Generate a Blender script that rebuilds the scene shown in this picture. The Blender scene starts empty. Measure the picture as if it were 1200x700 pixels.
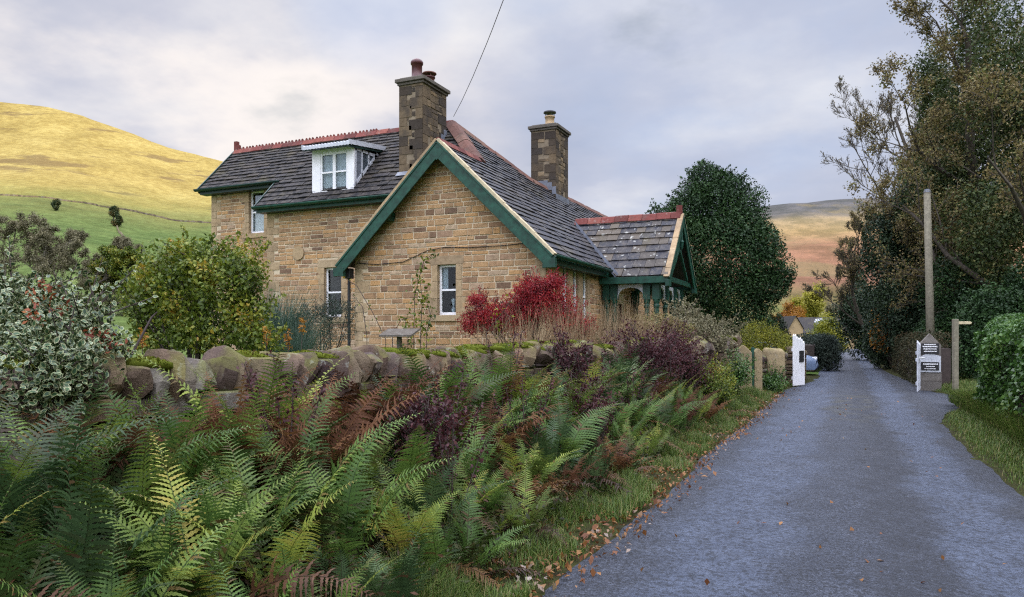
import bpy, math, random
import numpy as np
from mathutils import Vector
R = math.radians
S = bpy.context.scene
COL = S.collection
rnd = random.Random(7)

# ------------------------------------------------------------------ camera, sky, sun, exposure
YAW = R(24.3); CS, SN = math.cos(YAW), math.sin(YAW)
EYE = 1.6; FPX = 870.0; CYP = 395.0
cam = bpy.data.cameras.new('camera'); cam_o = bpy.data.objects.new('camera', cam); COL.objects.link(cam_o)
cam.sensor_width = 36; cam.lens = FPX/1200*36; cam.shift_y = (CYP-350)/1200
cam.clip_end = 9000; cam.clip_start = .05
cam_o.location = (0, 0, EYE); cam_o.rotation_euler = (R(90), 0, YAW)
S.camera = cam_o
S.view_settings.view_transform = 'Standard'; S.view_settings.look = 'None'
S.render.engine = 'CYCLES'; S.cycles.use_denoising = False; S.cycles.filter_width = 1.2; S.cycles.max_bounces = 6; S.cycles.diffuse_bounces = 3; S.cycles.sample_clamp_indirect = 4
S.view_settings.exposure = 0.15; S.view_settings.gamma = 1; S.view_settings.use_curve_mapping = False
FWD = Vector((-SN, CS, 0)); RGT = Vector((CS, SN, 0))
SUN_EL = R(9.0)
sun_h = (-FWD*.5 + RGT*.85).normalized()
sun_dir = (sun_h*math.cos(SUN_EL) + Vector((0, 0, math.sin(SUN_EL)))).normalized()
sl = bpy.data.lights.new('sun', 'SUN'); so = bpy.data.objects.new('sun', sl); COL.objects.link(so)
sl.energy = 4.7; sl.angle = R(.53); sl.color = (1, .80, .50)
so.rotation_euler = sun_dir.to_track_quat('Z', 'Y').to_euler(); so.location = (0, 0, 60)

W = bpy.data.worlds.new('World'); S.world = W; W.use_nodes = True
nt = W.node_tree; N = nt.nodes; L = nt.links; N.clear()
def wn(t, **k):
    n = N.new(t)
    for a, b in k.items(): setattr(n, a, b)
    return n
def wmath(op, a, b=None, clamp=False):
    n = wn('ShaderNodeMath', operation=op, use_clamp=clamp)
    for i, x in enumerate((a, b)):
        if x is None: continue
        if isinstance(x, (int, float)): n.inputs[i].default_value = x
        else: L.new(x, n.inputs[i])
    return n.outputs[0]
out = wn('ShaderNodeOutputWorld'); bg = wn('ShaderNodeBackground'); bg.inputs[1].default_value = .1
sky = wn('ShaderNodeTexSky', sky_type='NISHITA', sun_disc=False, sun_elevation=SUN_EL,
         sun_rotation=math.atan2(sun_dir.x, sun_dir.y), altitude=250, air_density=1.0, dust_density=1.0, ozone_density=1.0)
tc = wn('ShaderNodeTexCoord'); sep = wn('ShaderNodeSeparateXYZ'); L.new(tc.outputs['Generated'], sep.inputs[0])
zz = wmath('MAXIMUM', sep.outputs[2], 0.0); den = wmath('ADD', zz, .22)
cmb = wn('ShaderNodeCombineXYZ')
L.new(wmath('DIVIDE', sep.outputs[0], den), cmb.inputs[0]); L.new(wmath('DIVIDE', sep.outputs[1], den), cmb.inputs[1])
def wnoise(scale, det, rough, seed):
    m = wn('ShaderNodeMapping'); m.inputs['Location'].default_value = (seed, seed*.7, 0); L.new(cmb.outputs[0], m.inputs[0])
    n = wn('ShaderNodeTexNoise'); n.inputs['Scale'].default_value = scale; n.inputs['Detail'].default_value = det
    n.inputs['Roughness'].default_value = rough; L.new(m.outputs[0], n.inputs['Vector']); return n.outputs['Fac']
n1 = wnoise(1.35, 6, .55, 3.1); n2 = wnoise(1.9, 6, .55, 9.4)
ramp = wn('ShaderNodeValToRGB'); L.new(n1, ramp.inputs[0])
e = ramp.color_ramp.elements
e[0].position = .31; e[0].color = (.40, .44, .57, 1); e[1].position = .68; e[1].color = (.80, .79, .81, 1)
x = ramp.color_ramp.elements.new(.5); x.color = (.53, .55, .655, 1)
# warm brightening of the cloud low over the sunlit hill (left of the view)
def wdot(v):
    d = wn('ShaderNodeVectorMath', operation='DOT_PRODUCT'); L.new(tc.outputs['Generated'], d.inputs[0])
    d.inputs[1].default_value = tuple(v); return d.outputs['Value']
def wmap(x, a, b, c, d, smooth=True):
    m = wn('ShaderNodeMapRange', interpolation_type='SMOOTHSTEP' if smooth else 'LINEAR'); L.new(x, m.inputs[0])
    for i, q in enumerate((a, b, c, d)): m.inputs[i+1].default_value = q
    return m.outputs[0]
glow_dir = (FWD*870 + RGT*(-360) + Vector((0, 0, 235))).normalized()
gl = wmap(wdot(glow_dir), .90, 1.0, 0, .8)
warm = wn('ShaderNodeMix', data_type='RGBA', blend_type='MIX'); warm.inputs[7].default_value = (1.0, .92, .86, 1)
L.new(wmath('MULTIPLY', gl, wmap(n2, .36, .62, .12, 1)), warm.inputs[0]); L.new(ramp.outputs[0], warm.inputs[6])
blue_dir = (FWD*870 + RGT*240 + Vector((0, 0, 390))).normalized()
bl = wn('ShaderNodeMix', data_type='RGBA', blend_type='MIX'); bl.inputs[7].default_value = (.45, .55, .76, 1)
L.new(wmath('MULTIPLY', wmap(wdot(blue_dir), .93, 1.0, 0, .75), wmap(n2, .3, .6, 1, .35)), bl.inputs[0]); L.new(warm.outputs[2], bl.inputs[6])
# clouds brighter towards the zenith (as an overcast sky is) and on the sun's side
gap_dir = (FWD*870 + RGT*(-165) + Vector((0, 0, 408))).normalized()
b2 = wn('ShaderNodeMix', data_type='RGBA', blend_type='MIX'); b2.inputs[7].default_value = (.25, .42, .78, 1)
L.new(wmath('MULTIPLY', wmap(wdot(gap_dir), .9925, .9995, 0, .95), wmap(n1, .3, .6, 1, .3)), b2.inputs[0]); L.new(bl.outputs[2], b2.inputs[6]); bl = b2
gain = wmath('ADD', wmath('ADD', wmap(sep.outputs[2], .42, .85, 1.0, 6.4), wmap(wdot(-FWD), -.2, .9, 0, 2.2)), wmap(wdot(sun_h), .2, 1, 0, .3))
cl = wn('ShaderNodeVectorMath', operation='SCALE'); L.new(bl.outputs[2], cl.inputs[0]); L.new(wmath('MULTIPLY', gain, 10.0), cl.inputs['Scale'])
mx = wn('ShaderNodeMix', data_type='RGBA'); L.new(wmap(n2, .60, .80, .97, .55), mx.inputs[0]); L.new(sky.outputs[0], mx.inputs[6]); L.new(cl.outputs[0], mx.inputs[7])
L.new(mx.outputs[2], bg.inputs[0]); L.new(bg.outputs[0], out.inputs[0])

# ------------------------------------------------------------------ helpers
def P(px, py, d):
    X = (px-600)/FPX*d
    return Vector((CS*X - SN*d, SN*X + CS*d, EYE + (CYP-py)/FPX*d))
def to_cam(p): return (CS*p[0]+SN*p[1], -SN*p[0]+CS*p[1])
def wloc(o):
    v = Vector((0, 0, 0))
    while o is not None: v = v + o.location; o = o.parent
    return v
def tag(o, label=None, cat=None, group=None, kind=None):
    if label: o['label'] = label
    if cat: o['category'] = cat
    if group: o['group'] = group
    if kind: o['kind'] = kind
    return o
def thing(name, label, cat, loc, group=None):
    o = bpy.data.objects.new(name, None); COL.objects.link(o); o.location = loc; o.empty_display_size = .2
    return tag(o, label, cat, group)
def link(me, name, mat, parent=None, bevel=0):
    o = bpy.data.objects.new(name, me); COL.objects.link(o)
    for m in (mat if isinstance(mat, (list, tuple)) else [mat]): me.materials.append(m)
    if parent: o.parent = parent
    if bevel:
        b = o.modifiers.new('bevel', 'BEVEL'); b.width = bevel; b.segments = 2; b.limit_method = 'ANGLE'; b.angle_limit = R(40)
    return o
def npmesh(name, V, F, mat, parent=None, attrs=None, smooth=False, local=True, matidx=None):
    V = np.asarray(V, dtype=np.float32); F = np.asarray(F, dtype=np.int32)
    if parent is not None and local: V = V - np.array(wloc(parent), dtype=np.float32)
    me = bpy.data.meshes.new(name); k = F.shape[1]
    me.vertices.add(len(V)); me.vertices.foreach_set('co', V.ravel())
    me.loops.add(F.size); me.loops.foreach_set('vertex_index', F.ravel())
    me.polygons.add(len(F)); me.polygons.foreach_set('loop_start', np.arange(0, F.size, k, dtype=np.int32))
    if matidx is not None: me.polygons.foreach_set('material_index', np.asarray(matidx, dtype=np.int32))
    me.update(calc_edges=True)
    for an, av in (attrs or {}).items():
        a = me.attributes.new(an, 'FLOAT', 'FACE'); a.data.foreach_set('value', np.asarray(av, dtype=np.float32))
    if smooth: me.shade_smooth()
    return link(me, name, mat, parent)
class MB:
    def __init__(s): s.v = []; s.f = []; s.r = []; s.m = []
    def add(s, vs, fs, r=.5, m=0):
        b = len(s.v); s.v += [tuple(p) for p in vs]
        for f in fs: s.f.append([b+i for i in f]); s.r.append(r); s.m.append(m)
    def fbox(s, O, ex, ey, n, x, y, z, r=.5, m=0):
        vs = [O+ex*a+ey*b+n*c for c in z for b in y for a in x]
        s.add(vs, [(0, 2, 3, 1), (4, 5, 7, 6), (0, 1, 5, 4), (2, 6, 7, 3), (0, 4, 6, 2), (1, 3, 7, 5)], r, m)
    def box(s, x, y, z, r=.5, m=0):
        s.fbox(Vector((0, 0, 0)), Vector((1, 0, 0)), Vector((0, 1, 0)), Vector((0, 0, 1)), x, y, z, r, m)
    def beam(s, a, b, w, h, up=Vector((0, 0, 1)), r=.5, m=0):
        a = Vector(a); b = Vector(b); d = b-a; l = d.length; d = d/l; sd = d.cross(up).normalized(); u2 = sd.cross(d).normalized()
        s.fbox(a, d, sd, u2, (0, l), (-w/2, w/2), (-h/2, h/2), r, m)
    def tube(s, pts, rad, sides=8, r=.5, cap=True, m=0):
        pts = [Vector(p) for p in pts]; k = len(pts); vs = []; fs = []
        if isinstance(rad, (int, float)): rad = [rad]*k
        for i, p in enumerate(pts):
            d = (pts[min(i+1, k-1)]-pts[max(i-1, 0)]).normalized()
            a = d.cross(Vector((.13, .31, .94)) if abs(d.z) < .9 else Vector((1, 0, 0))).normalized(); b = d.cross(a)
            for j in range(sides):
                t = 2*math.pi*j/sides; vs.append(p+(a*math.cos(t)+b*math.sin(t))*rad[i])
        for i in range(k-1):
            for j in range(sides):
                j2 = (j+1) % sides; fs.append((i*sides+j, i*sides+j2, (i+1)*sides+j2, (i+1)*sides+j))
        if cap: fs += [tuple(range(sides))[::-1], tuple((k-1)*sides+j for j in range(sides))]
        s.add(vs, fs, r, m)
    def prism(s, poly, O, ex, ey, n, z0, z1, r=.5, m=0):
        k = len(poly)
        vs = [O+ex*a+ey*b+n*z0 for a, b in poly]+[O+ex*a+ey*b+n*z1 for a, b in poly]
        fs = [tuple(range(k))[::-1], tuple(range(k, 2*k))]+[(i, (i+1) % k, k+(i+1) % k, k+i) for i in range(k)]
        s.add(vs, fs, r, m)
    def lathe(s, c, prof, sides=14, r=.5, m=0):
        c = Vector(c); s.tube([c+Vector((0, 0, z)) for _, z in prof], [q for q, _ in prof], sides, r, True, m) if False else None
        vs = []; fs = []; k = len(prof)
        for q, z in prof:
            for j in range(sides):
                t = 2*math.pi*j/sides; vs.append(c+Vector((q*math.cos(t), q*math.sin(t), z)))
        for i in range(k-1):
            for j in range(sides):
                j2 = (j+1) % sides; fs.append((i*sides+j, i*sides+j2, (i+1)*sides+j2, (i+1)*sides+j))
        fs += [tuple(range(sides))[::-1], tuple((k-1)*sides+j for j in range(sides))]
        s.add(vs, fs, r, m)
    def build(s, name, mat, parent=None, smooth=False, bevel=0):
        o = wloc(parent) if parent is not None else Vector((0, 0, 0))
        me = bpy.data.meshes.new(name); me.from_pydata([(a-o.x, b-o.y, c-o.z) for a, b, c in s.v], [], s.f)
        a = me.attributes.new('rnd', 'FLOAT', 'FACE'); a.data.foreach_set('value', s.r)
        if any(s.m): me.polygons.foreach_set('material_index', s.m)
        me.update()
        if smooth: me.shade_smooth()
        return link(me, name, mat, parent, bevel)

# ------------------------------------------------------------------ materials
class Mat:
    def __init__(s, name):
        s.m = bpy.data.materials.new(name); s.m.use_nodes = True; s.t = s.m.node_tree; s.N = s.t.nodes; s.L = s.t.links
        s.b = s.N['Principled BSDF']; s.o = s.N['Material Output']
        s.tc = s.N.new('ShaderNodeTexCoord').outputs['Object']
    def attr(s, n='rnd'):
        a = s.N.new('ShaderNodeAttribute'); a.attribute_name = n; return a.outputs['Fac']
    def objrnd(s): return s.N.new('ShaderNodeObjectInfo').outputs['Random']
    def noise(s, sc, det=4, rough=.55, stretch=None, vec=None):
        n = s.N.new('ShaderNodeTexNoise'); n.inputs['Scale'].default_value = sc; n.inputs['Detail'].default_value = det; n.inputs['Roughness'].default_value = rough
        v = vec or s.tc
        if stretch:
            m = s.N.new('ShaderNodeMapping'); m.inputs['Scale'].default_value = stretch; s.L.new(v, m.inputs[0]); v = m.outputs[0]
        s.L.new(v, n.inputs['Vector']); return n.outputs['Fac']
    def ramp(s, fac, stops, const=False):
        r = s.N.new('ShaderNodeValToRGB'); s.L.new(fac, r.inputs[0]); cr = r.color_ramp
        if const: cr.interpolation = 'CONSTANT'
        while len(cr.elements) < len(stops): cr.elements.new(.5)
        for e, (p, c) in zip(cr.elements, stops): e.position = p; e.color = (*c, 1)
        return r.outputs[0]
    def mix(s, fac, a, b, mode='MIX'):
        n = s.N.new('ShaderNodeMix'); n.data_type = 'RGBA'; n.blend_type = mode
        for i, x in ((0, fac), (6, a), (7, b)):
            if isinstance(x, (int, float)): n.inputs[i].default_value = x
            elif isinstance(x, tuple): n.inputs[i].default_value = (*x, 1)
            else: s.L.new(x, n.inputs[i])
        return n.outputs[2]
    def math(s, op, a, b=None, clamp=False):
        n = s.N.new('ShaderNodeMath'); n.operation = op; n.use_clamp = clamp
        for i, x in enumerate((a, b)):
            if x is None: continue
            if isinstance(x, (int, float)): n.inputs[i].default_value = x
            else: s.L.new(x, n.inputs[i])
        return n.outputs[0]
    def step(s, x, a, b, c=0, d=1):
        m = s.N.new('ShaderNodeMapRange'); m.interpolation_type = 'SMOOTHSTEP'; s.L.new(x, m.inputs[0])
        for i, q in enumerate((a, b, c, d)): m.inputs[i+1].default_value = q
        return m.outputs[0]
    def sep(s):
        n = s.N.new('ShaderNodeSeparateXYZ'); s.L.new(s.tc, n.inputs[0]); return n.outputs
    def bump(s, h, strength=.5, dist=.02):
        n = s.N.new('ShaderNodeBump'); n.inputs['Strength'].default_value = strength; n.inputs['Distance'].default_value = dist
        s.L.new(h, n.inputs['Height']); s.L.new(n.outputs[0], s.b.inputs['Normal'])
    def fin(s, col, rough=.8, spec=.3):
        if isinstance(col, tuple): s.b.inputs['Base Color'].default_value = (*col, 1)
        else: s.L.new(col, s.b.inputs['Base Color'])
        if isinstance(rough, (int, float)): s.b.inputs['Roughness'].default_value = rough
        else: s.L.new(rough, s.b.inputs['Roughness'])
        s.b.inputs['Specular IOR Level'].default_value = spec
        return s.m
def plain(name, col, rough=.6, var=.25, sc=6, bump=.15, spec=.35):
    m = Mat(name); n = m.noise(sc, 5, .6); dark = tuple(c*(1-var) for c in col); lite = tuple(min(1, c*(1+var*.6)) for c in col)
    c = m.ramp(n, [(.3, dark), (.7, lite)])
    if bump > .1: m.bump(m.noise(sc*9, 3), bump, .004)
    return m.fin(c, rough, spec)
def leaf(name, stops, rough=.5, trans=.22, spec=.35, vary=.0, dead=None):
    m = Mat(name); a = m.attr()
    if vary: a = m.math('ADD', a, m.math('MULTIPLY', m.math('SUBTRACT', m.objrnd(), .5), vary), True)
    c = m.ramp(a, stops)
    if dead: c = m.mix(m.attr('dead'), c, m.ramp(a, dead))
    m.fin(c, rough, spec)
    t = m.N.new('ShaderNodeBsdfTranslucent'); m.L.new(c, t.inputs[0]); mx = m.N.new('ShaderNodeMixShader'); mx.inputs[0].default_value = trans
    m.L.new(m.b.outputs[0], mx.inputs[1]); m.L.new(t.outputs[0], mx.inputs[2]); m.L.new(mx.outputs[0], m.o.inputs[0]); return m.m
def stone(name, stops, dirt=(.07, .055, .045), nsc=9, moss=0, lich=0, bump=.6, dirtamt=.6, nthr=(.5, .72)):
    m = Mat(name); c = m.ramp(m.attr(), stops)
    n = m.noise(nsc, 6, .65); c = m.mix(m.step(n, .35, .7, .0, .55), c, m.mix(1, c, (.55, .5, .46), 'MULTIPLY'))
    c = m.mix(m.math('MULTIPLY', m.step(m.noise(2.1, 5, .6), nthr[0], nthr[1]), dirtamt), c, dirt)
    if lich: c = m.mix(m.math('MULTIPLY', m.math('MULTIPLY', m.step(m.noise(7, 6, .68), .56, .66), m.step(m.noise(60, 3, .6), .35, .6)), lich), c, (.36, .37, .33))
    if moss:
        g = m.N.new('ShaderNodeNewGeometry'); sp = m.N.new('ShaderNodeSeparateXYZ'); m.L.new(g.outputs['Normal'], sp.inputs[0])
        up = m.step(sp.outputs[2], .1, .8); c = m.mix(m.math('MULTIPLY', m.math('MULTIPLY', up, m.step(m.noise(3.5, 4), .42, .58)), moss), c, (.13, .14, .02))
    hb = m.math('ADD', m.noise(38, 6, .68), m.math('MULTIPLY', m.noise(9, 5, .6), 1.2)); m.bump(hb, bump, .014); return m.fin(c, .9, .2)
M = {}
BUFF = [(0, (.15, .095, .065)), (.05, (.27, .165, .10)), (.2, (.37, .23, .125)), (.55, (.44, .285, .155)), (.78, (.48, .28, .125)), (.9, (.33, .215, .14)), (1, (.48, .36, .24))]
M['wall'] = stone('coursed_sandstone', BUFF, dirtamt=.35)
M['mortar'] = plain('lime_mortar', (.56, .46, .32), .95, .3, 5)
M['mortar_old'] = plain('sooty_mortar', (.22, .175, .12), .95, .3, 5)
M['dress'] = stone('dressed_sandstone', [(0, (.30, .22, .14)), (.5, (.40, .29, .17)), (1, (.42, .32, .20))], dirtamt=.45, bump=.35)
M['chim'] = stone('sooty_sandstone', [(0, (.045, .036, .03)), (.25, (.10, .076, .052)), (.55, (.19, .14, .085)), (.8, (.26, .185, .105)), (1, (.28, .215, .14))], dirtamt=.7, nthr=(.44, .62), dirt=(.05, .042, .036))
M['cap'] = stone('weathered_stone_cap', [(0, (.10, .09, .075)), (1, (.16, .14, .12))], lich=.3)
def slate(name, stops, lich, moss, rough=.55):
    m = Mat(name); c = m.ramp(m.attr(), stops); n = m.noise(7, 6, .65)
    c = m.mix(m.step(n, .4, .7, 0, .6), c, (.10, .085, .07))
    c = m.mix(m.math('MULTIPLY', m.step(m.noise(5.5, 4, .6), .60, .68), lich), c, (.36, .36, .33))
    c = m.mix(m.math('MULTIPLY', m.step(m.noise(1.3, 5, .6), .55, .72), moss), c, (.10, .085, .03))
    m.bump(m.noise(24, 5, .6), .5, .01); return m.fin(c, rough, .22)
M['slate'] = slate('stone_slates', [(0, (.010, .010, .012)), (.4, (.014, .0135, .0155)), (.7, (.020, .0185, .0195)), (.88, (.038, .031, .025)), (1, (.021, .021, .028))], .06, .35, .75)
M['slate_side'] = slate('damp_stone_slates', [(0, (.012, .014, .021)), (.5, (.017, .019, .029)), (.8, (.026, .0255, .03)), (1, (.046, .038, .03))], .06, .30, .5)
M['slate_porch'] = slate('lichened_stone_slates', [(0, (.012, .013, .02)), (.5, (.021, .022, .031)), (.75, (.042, .034, .027)), (1, (.085, .066, .045))], .8, .3)
M['deck'] = plain('roof_underlay', (.05, .045, .04), .9)
M['clay'] = stone('red_clay_tile', [(0, (.10, .032, .028)), (.5, (.17, .05, .042)), (1, (.23, .08, .06))], dirt=(.09, .06, .05), bump=.3, dirtamt=.6, lich=.3)
M['clay_old'] = stone('old_clay_tile', [(0, (.11, .06, .05)), (.5, (.17, .085, .065)), (1, (.20, .12, .09))], bump=.3)
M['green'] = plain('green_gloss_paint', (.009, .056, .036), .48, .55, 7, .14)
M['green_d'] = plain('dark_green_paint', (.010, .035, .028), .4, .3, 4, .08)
M['white'] = plain('white_gloss_paint', (.78, .78, .80), .35, .08, 3, .05)
M['offwhite'] = plain('weathered_white_paint', (.50, .52, .57), .6, .2, 7, .1)
M['cream'] = plain('cream_mortar_fillet', (.50, .42, .27), .85, .3, 8)
M['lead'] = plain('lead_sheet', (.14, .155, .19), .5, .3, 5, .1, .5)
M['curtain'] = plain('net_curtain', (.62, .64, .70), .9, .15, 10)
M['iron'] = plain('black_iron', (.02, .02, .022), .5, .2)
M['wood'] = plain('weathered_timber', (.20, .18, .13), .85, .35, 12, .4)
M['door'] = plain('dark_door_paint', (.015, .03, .025), .4)
def glass():
    m = Mat('window_glass'); g = m.N.new('ShaderNodeBsdfGlossy'); g.inputs['Roughness'].default_value = .03
    t = m.N.new('ShaderNodeBsdfTransparent'); t.inputs[0].default_value = (.8, .85, .85, 1); f = m.N.new('ShaderNodeFresnel'); f.inputs[0].default_value = 1.5
    mx = m.N.new('ShaderNodeMixShader'); m.L.new(m.math('MULTIPLY', f.outputs[0], .4), mx.inputs[0]); m.L.new(t.outputs[0], mx.inputs[1]); m.L.new(g.outputs[0], mx.inputs[2]); m.L.new(mx.outputs[0], m.o.inputs[0]); return m.m
M['glass'] = glass(); M['room_dark'] = plain('painted_room_dark', (.012, .011, .010), .95)  # near-black tone stands in for the darkness of unlit interiors
M['field'] = stone('dry_wall_gritstone', [(0, (.05, .036, .034)), (.3, (.10, .072, .052)), (.55, (.155, .108, .07)), (.8, (.195, .148, .098)), (1, (.15, .135, .115))], nsc=5, moss=.55, lich=.7, bump=1.0, dirt=(.06, .036, .04), dirtamt=.7, nthr=(.44, .66))
M['gate_stone'] = stone('gritstone_post', [(0, (.27, .21, .12)), (1, (.33, .26, .15))], nsc=7, lich=.3, moss=.3, bump=.8, dirtamt=.4)
M['pier'] = stone('grey_gritstone', [(0, (.12, .11, .10)), (1, (.22, .20, .18))], nsc=8, lich=.2, dirtamt=.5)
M['moss'] = leaf('moss_cushion', [(0, (.05, .07, .008)), (.5, (.12, .14, .015)), (1, (.22, .21, .03))], .9, .1, .1)
M['bark'] = plain('tree_bark', (.075, .062, .048), .95, .5, 10, .6)
M['bark_pale'] = plain('pale_bark', (.20, .18, .145), .95, .5, 10, .6)
M['twig'] = plain('dark_twig', (.06, .045, .04), .9, .3, 10)

# ------------------------------------------------------------------ 2-D clipping and masonry
def clip(poly, cvx):
    outp = poly
    k = len(cvx)
    for i in range(k):
        (ax, ay), (bx, by) = cvx[i], cvx[(i+1) % k]; inp = outp; outp = []
        if not inp: break
        side = lambda p: (bx-ax)*(p[1]-ay)-(by-ay)*(p[0]-ax)
        for j in range(len(inp)):
            p, q = inp[j-1], inp[j]; sp, sq = side(p), side(q)
            if (sp >= 0) != (sq >= 0):
                t = sp/(sp-sq); outp.append((p[0]+(q[0]-p[0])*t, p[1]+(q[1]-p[1])*t))
            if sq >= 0: outp.append(q)
    return outp
def area(p): return sum(p[i-1][0]*p[i][1]-p[i][0]*p[i-1][1] for i in range(len(p)))/2
def ccw(p): return p if area(p) > 0 else p[::-1]
def stones(mb, poly, O, ex, ey, n, hr, wr, gap, dep, opens=(), seed=1, bev=.012, jit=.006):
    g = random.Random(seed); poly = ccw(poly); xs = [p[0] for p in poly]; ys = [p[1] for p in poly]; y = min(ys)
    while y < max(ys):
        h = g.uniform(*hr); y1 = min(y+h, max(ys)+.02); iv = [(min(xs), max(xs))]
        for a, b, c, d in opens:
            if d <= y+.02 or c >= y1-.02: continue
            iv = [q for s, t in iv for q in ((s, min(t, a)), (max(s, b), t)) if q[1]-q[0] > .03]
        for s, t in iv:
            x = s
            while x < t-.01:
                w = g.uniform(*wr)*(1.25 if g.random() < .2 else 1); x1 = x+w
                if t-x1 < wr[0]*.6: x1 = t
                G = gap/2; pl = [(x+G, y+G), (x1-G, y+G), (x1-G, y1-G), (x+G, y1-G)]
                pl = [(a+g.uniform(-jit, jit), b+g.uniform(-jit, jit)) for a, b in pl]
                pl = clip(pl, poly)
                r = g.random(); zt = dep*g.uniform(.5, 1.25)
                if len(pl) > 2 and abs(area(pl)) > .0015:
                    k = len(pl); cx = sum(p[0] for p in pl)/k; cy = sum(p[1] for p in pl)/k; inn = []
                    for a, b in pl:
                        dx, dy = cx-a, cy-b; l = math.hypot(dx, dy) or 1; inn.append((a+dx/l*min(bev*1.4, l*.4), b+dy/l*min(bev*1.4, l*.4)))
                    tl = [g.uniform(-.2, .2)*dep for _ in range(k)]
                    vs = [O+ex*a+ey*b for a, b in pl]+[O+ex*a+ey*b+n*(zt*.65) for a, b in pl]+[O+ex*a+ey*b+n*(zt+tl[i]) for i, (a, b) in enumerate(inn)]
                    fs = [tuple(range(2*k, 3*k))]
                    for i in range(k):
                        j = (i+1) % k; fs += [(i, j, k+j, k+i), (k+i, k+j, 2*k+j, 2*k+i)]
                    mb.add(vs, fs, r)
                x = x1
        y = y1
def sheet(mb, poly, O, ex, ey, n, opens=(), z=0, r=.5):
    poly = ccw(poly); xs = sorted({min(p[0] for p in poly), max(p[0] for p in poly), *[o[0] for o in opens], *[o[1] for o in opens]})
    ys0 = min(p[1] for p in poly); ys1 = max(p[1] for p in poly)
    for a, b in zip(xs, xs[1:]):
        cuts = sorted((o[2], o[3]) for o in opens if o[0] <= a+1e-6 and o[1] >= b-1e-6); y = ys0; seg = []
        for c, d in cuts: seg.append((y, c)); y = d
        seg.append((y, ys1))
        for c, d in seg:
            if d-c < 1e-4: continue
            q = clip([(a, c), (b, c), (b, d), (a, d)], poly)
            if len(q) > 2: mb.add([O+ex*u+ey*v+n*z for u, v in q], [tuple(range(len(q)))], r)
def slates(mb, polys, O, ex, ey, n, expo, wr, th, seed=1):
    g = random.Random(seed); polys = [ccw(p) for p in polys]; allp = [q for p in polys for q in p]
    x0 = min(p[0] for p in allp); xm = max(p[0] for p in allp); y = min(p[1] for p in allp); ym = max(p[1] for p in allp); yb = y; i = 0
    while y < ym-.01:
        e = expo*(1-.35*(y-yb)/max(.1, ym-yb)); x = x0-g.uniform(0, wr[0])
        while x < xm:
            w = g.uniform(*wr); r = g.random(); dz = g.uniform(-.008, .010); ys = y-g.uniform(0, .022); tw = g.uniform(-.007, .007)
            for poly in polys:
                q = clip([(x+.005, ys), (x+w-.005, ys), (x+w-.005, y+e+.02), (x+.005, y+e+.02)], poly)
                if len(q) < 3 or abs(area(q)) < .0006: continue
                k = len(q); zf = lambda a, b: th*(1-.85*(b-ys)/(e+.03))+dz+tw*(a-x)/w
                vs = [O+ex*a+ey*b+n*zf(a, b) for a, b in q]+[O+ex*a+ey*b+n*-.012 for a, b in q]
                mb.add(vs, [tuple(range(k))]+[(t, k+t, k+(t+1) % k, (t+1) % k) for t in range(k)], r)
            x += w
        y += e; i += 1
X_, Y_, Z_ = Vector((1, 0, 0)), Vector((0, 1, 0)), Vector((0, 0, 1))
# ------------------------------------------------------------------ terrain, road, verges (the setting)
def smooth(t): t = max(0, min(1, t)); return t*t*(3-2*t)
def nz(x, y, s=0):
    return (math.sin(x*1.3+s)+math.sin(y*1.7+s*2.1)+math.sin((x+y)*.9+s*.7)+math.sin((x-y)*2.3+s*1.3)*.5)/3.5
def uw(v): return -4.15+.0949*(v-3.28)              # road face of the garden wall
def edge_l(v): return -1.68+.07*nz(v*.8, 3.1)+.02*math.sin(v*3.7)+.015*math.sin(v*11.3)+(.55*smooth((v-24)/5) if v > 24 else 0)
def edge_r(v): return 1.55+.05*nz(v*.7, 9.0)+.018*math.sin(v*3.1)+.012*math.sin(v*10.3)+1.25*math.exp(-((v-21.5)/3.2)**2)+.5*math.exp(-((v-29)/6)**2)
def zb(u, v):                                        # bank between the road and the wall
    w = uw(min(v, 20)); t = (-1.85-u)/max(.3, -1.85-w)
    return .58*smooth(t*.95)*(1 if v < 12 else max(.25, 1-(v-12)/12))+.02*nz(u*5, v*5, 1)*smooth(t*3)
GZ = .55
def grid(name, us, vs, hf, mat, kind='structure', smooth_=True):
    V = [(u, v, hf(u, v)) for v in vs for u in us]; k = len(us)
    Fq = [(j*k+i, j*k+i+1, (j+1)*k+i+1, (j+1)*k+i) for j in range(len(vs)-1) for i in range(k-1)]
    o = npmesh(name, V, Fq, mat, None, None, smooth_); tag(o, kind=kind); return o
def lin(a, b, n): return [a+(b-a)*i/(n-1) for i in range(n)]

m = Mat('rough_pasture'); c = m.ramp(m.noise(.35, 6, .6), [(.3, (.035, .06, .012)), (.55, (.06, .10, .02)), (.75, (.09, .11, .03))])
m.bump(m.noise(6, 6, .7), .6, .05); M['pasture'] = m.fin(c, .95, .1)
m = Mat('bank_soil'); c = m.ramp(m.noise(5, 6, .65), [(.3, (.020, .016, .010)), (.5, (.035, .035, .012)), (.7, (.05, .06, .016))])
m.bump(m.noise(30, 6, .7), .9, .03); M['bank'] = m.fin(c, .95, .1)
m = Mat('wet_tarmac_painted_sheen'); sx = m.sep(); u_, v_ = sx[0], sx[1]
fine = m.noise(70, 3, .7); mid = m.noise(9, 5, .65); big = m.noise(.7, 5, .6)
c = m.ramp(fine, [(.36, (.008, .010, .015)), (.5, (.048, .058, .084)), (.66, (.112, .128, .168))])  # the sky's blue sheen is mixed into these tarmac tones
wob = m.math('ADD', u_, m.math('MULTIPLY', m.math('SUBTRACT', m.noise(.9, 3), .5), .9))
def band(x0, w):                                     # a strip along the lane with soft edges
    d = m.math('ABSOLUTE', m.math('SUBTRACT', wob, x0)); return m.step(d, w*.35, w, 1, 0)
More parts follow.
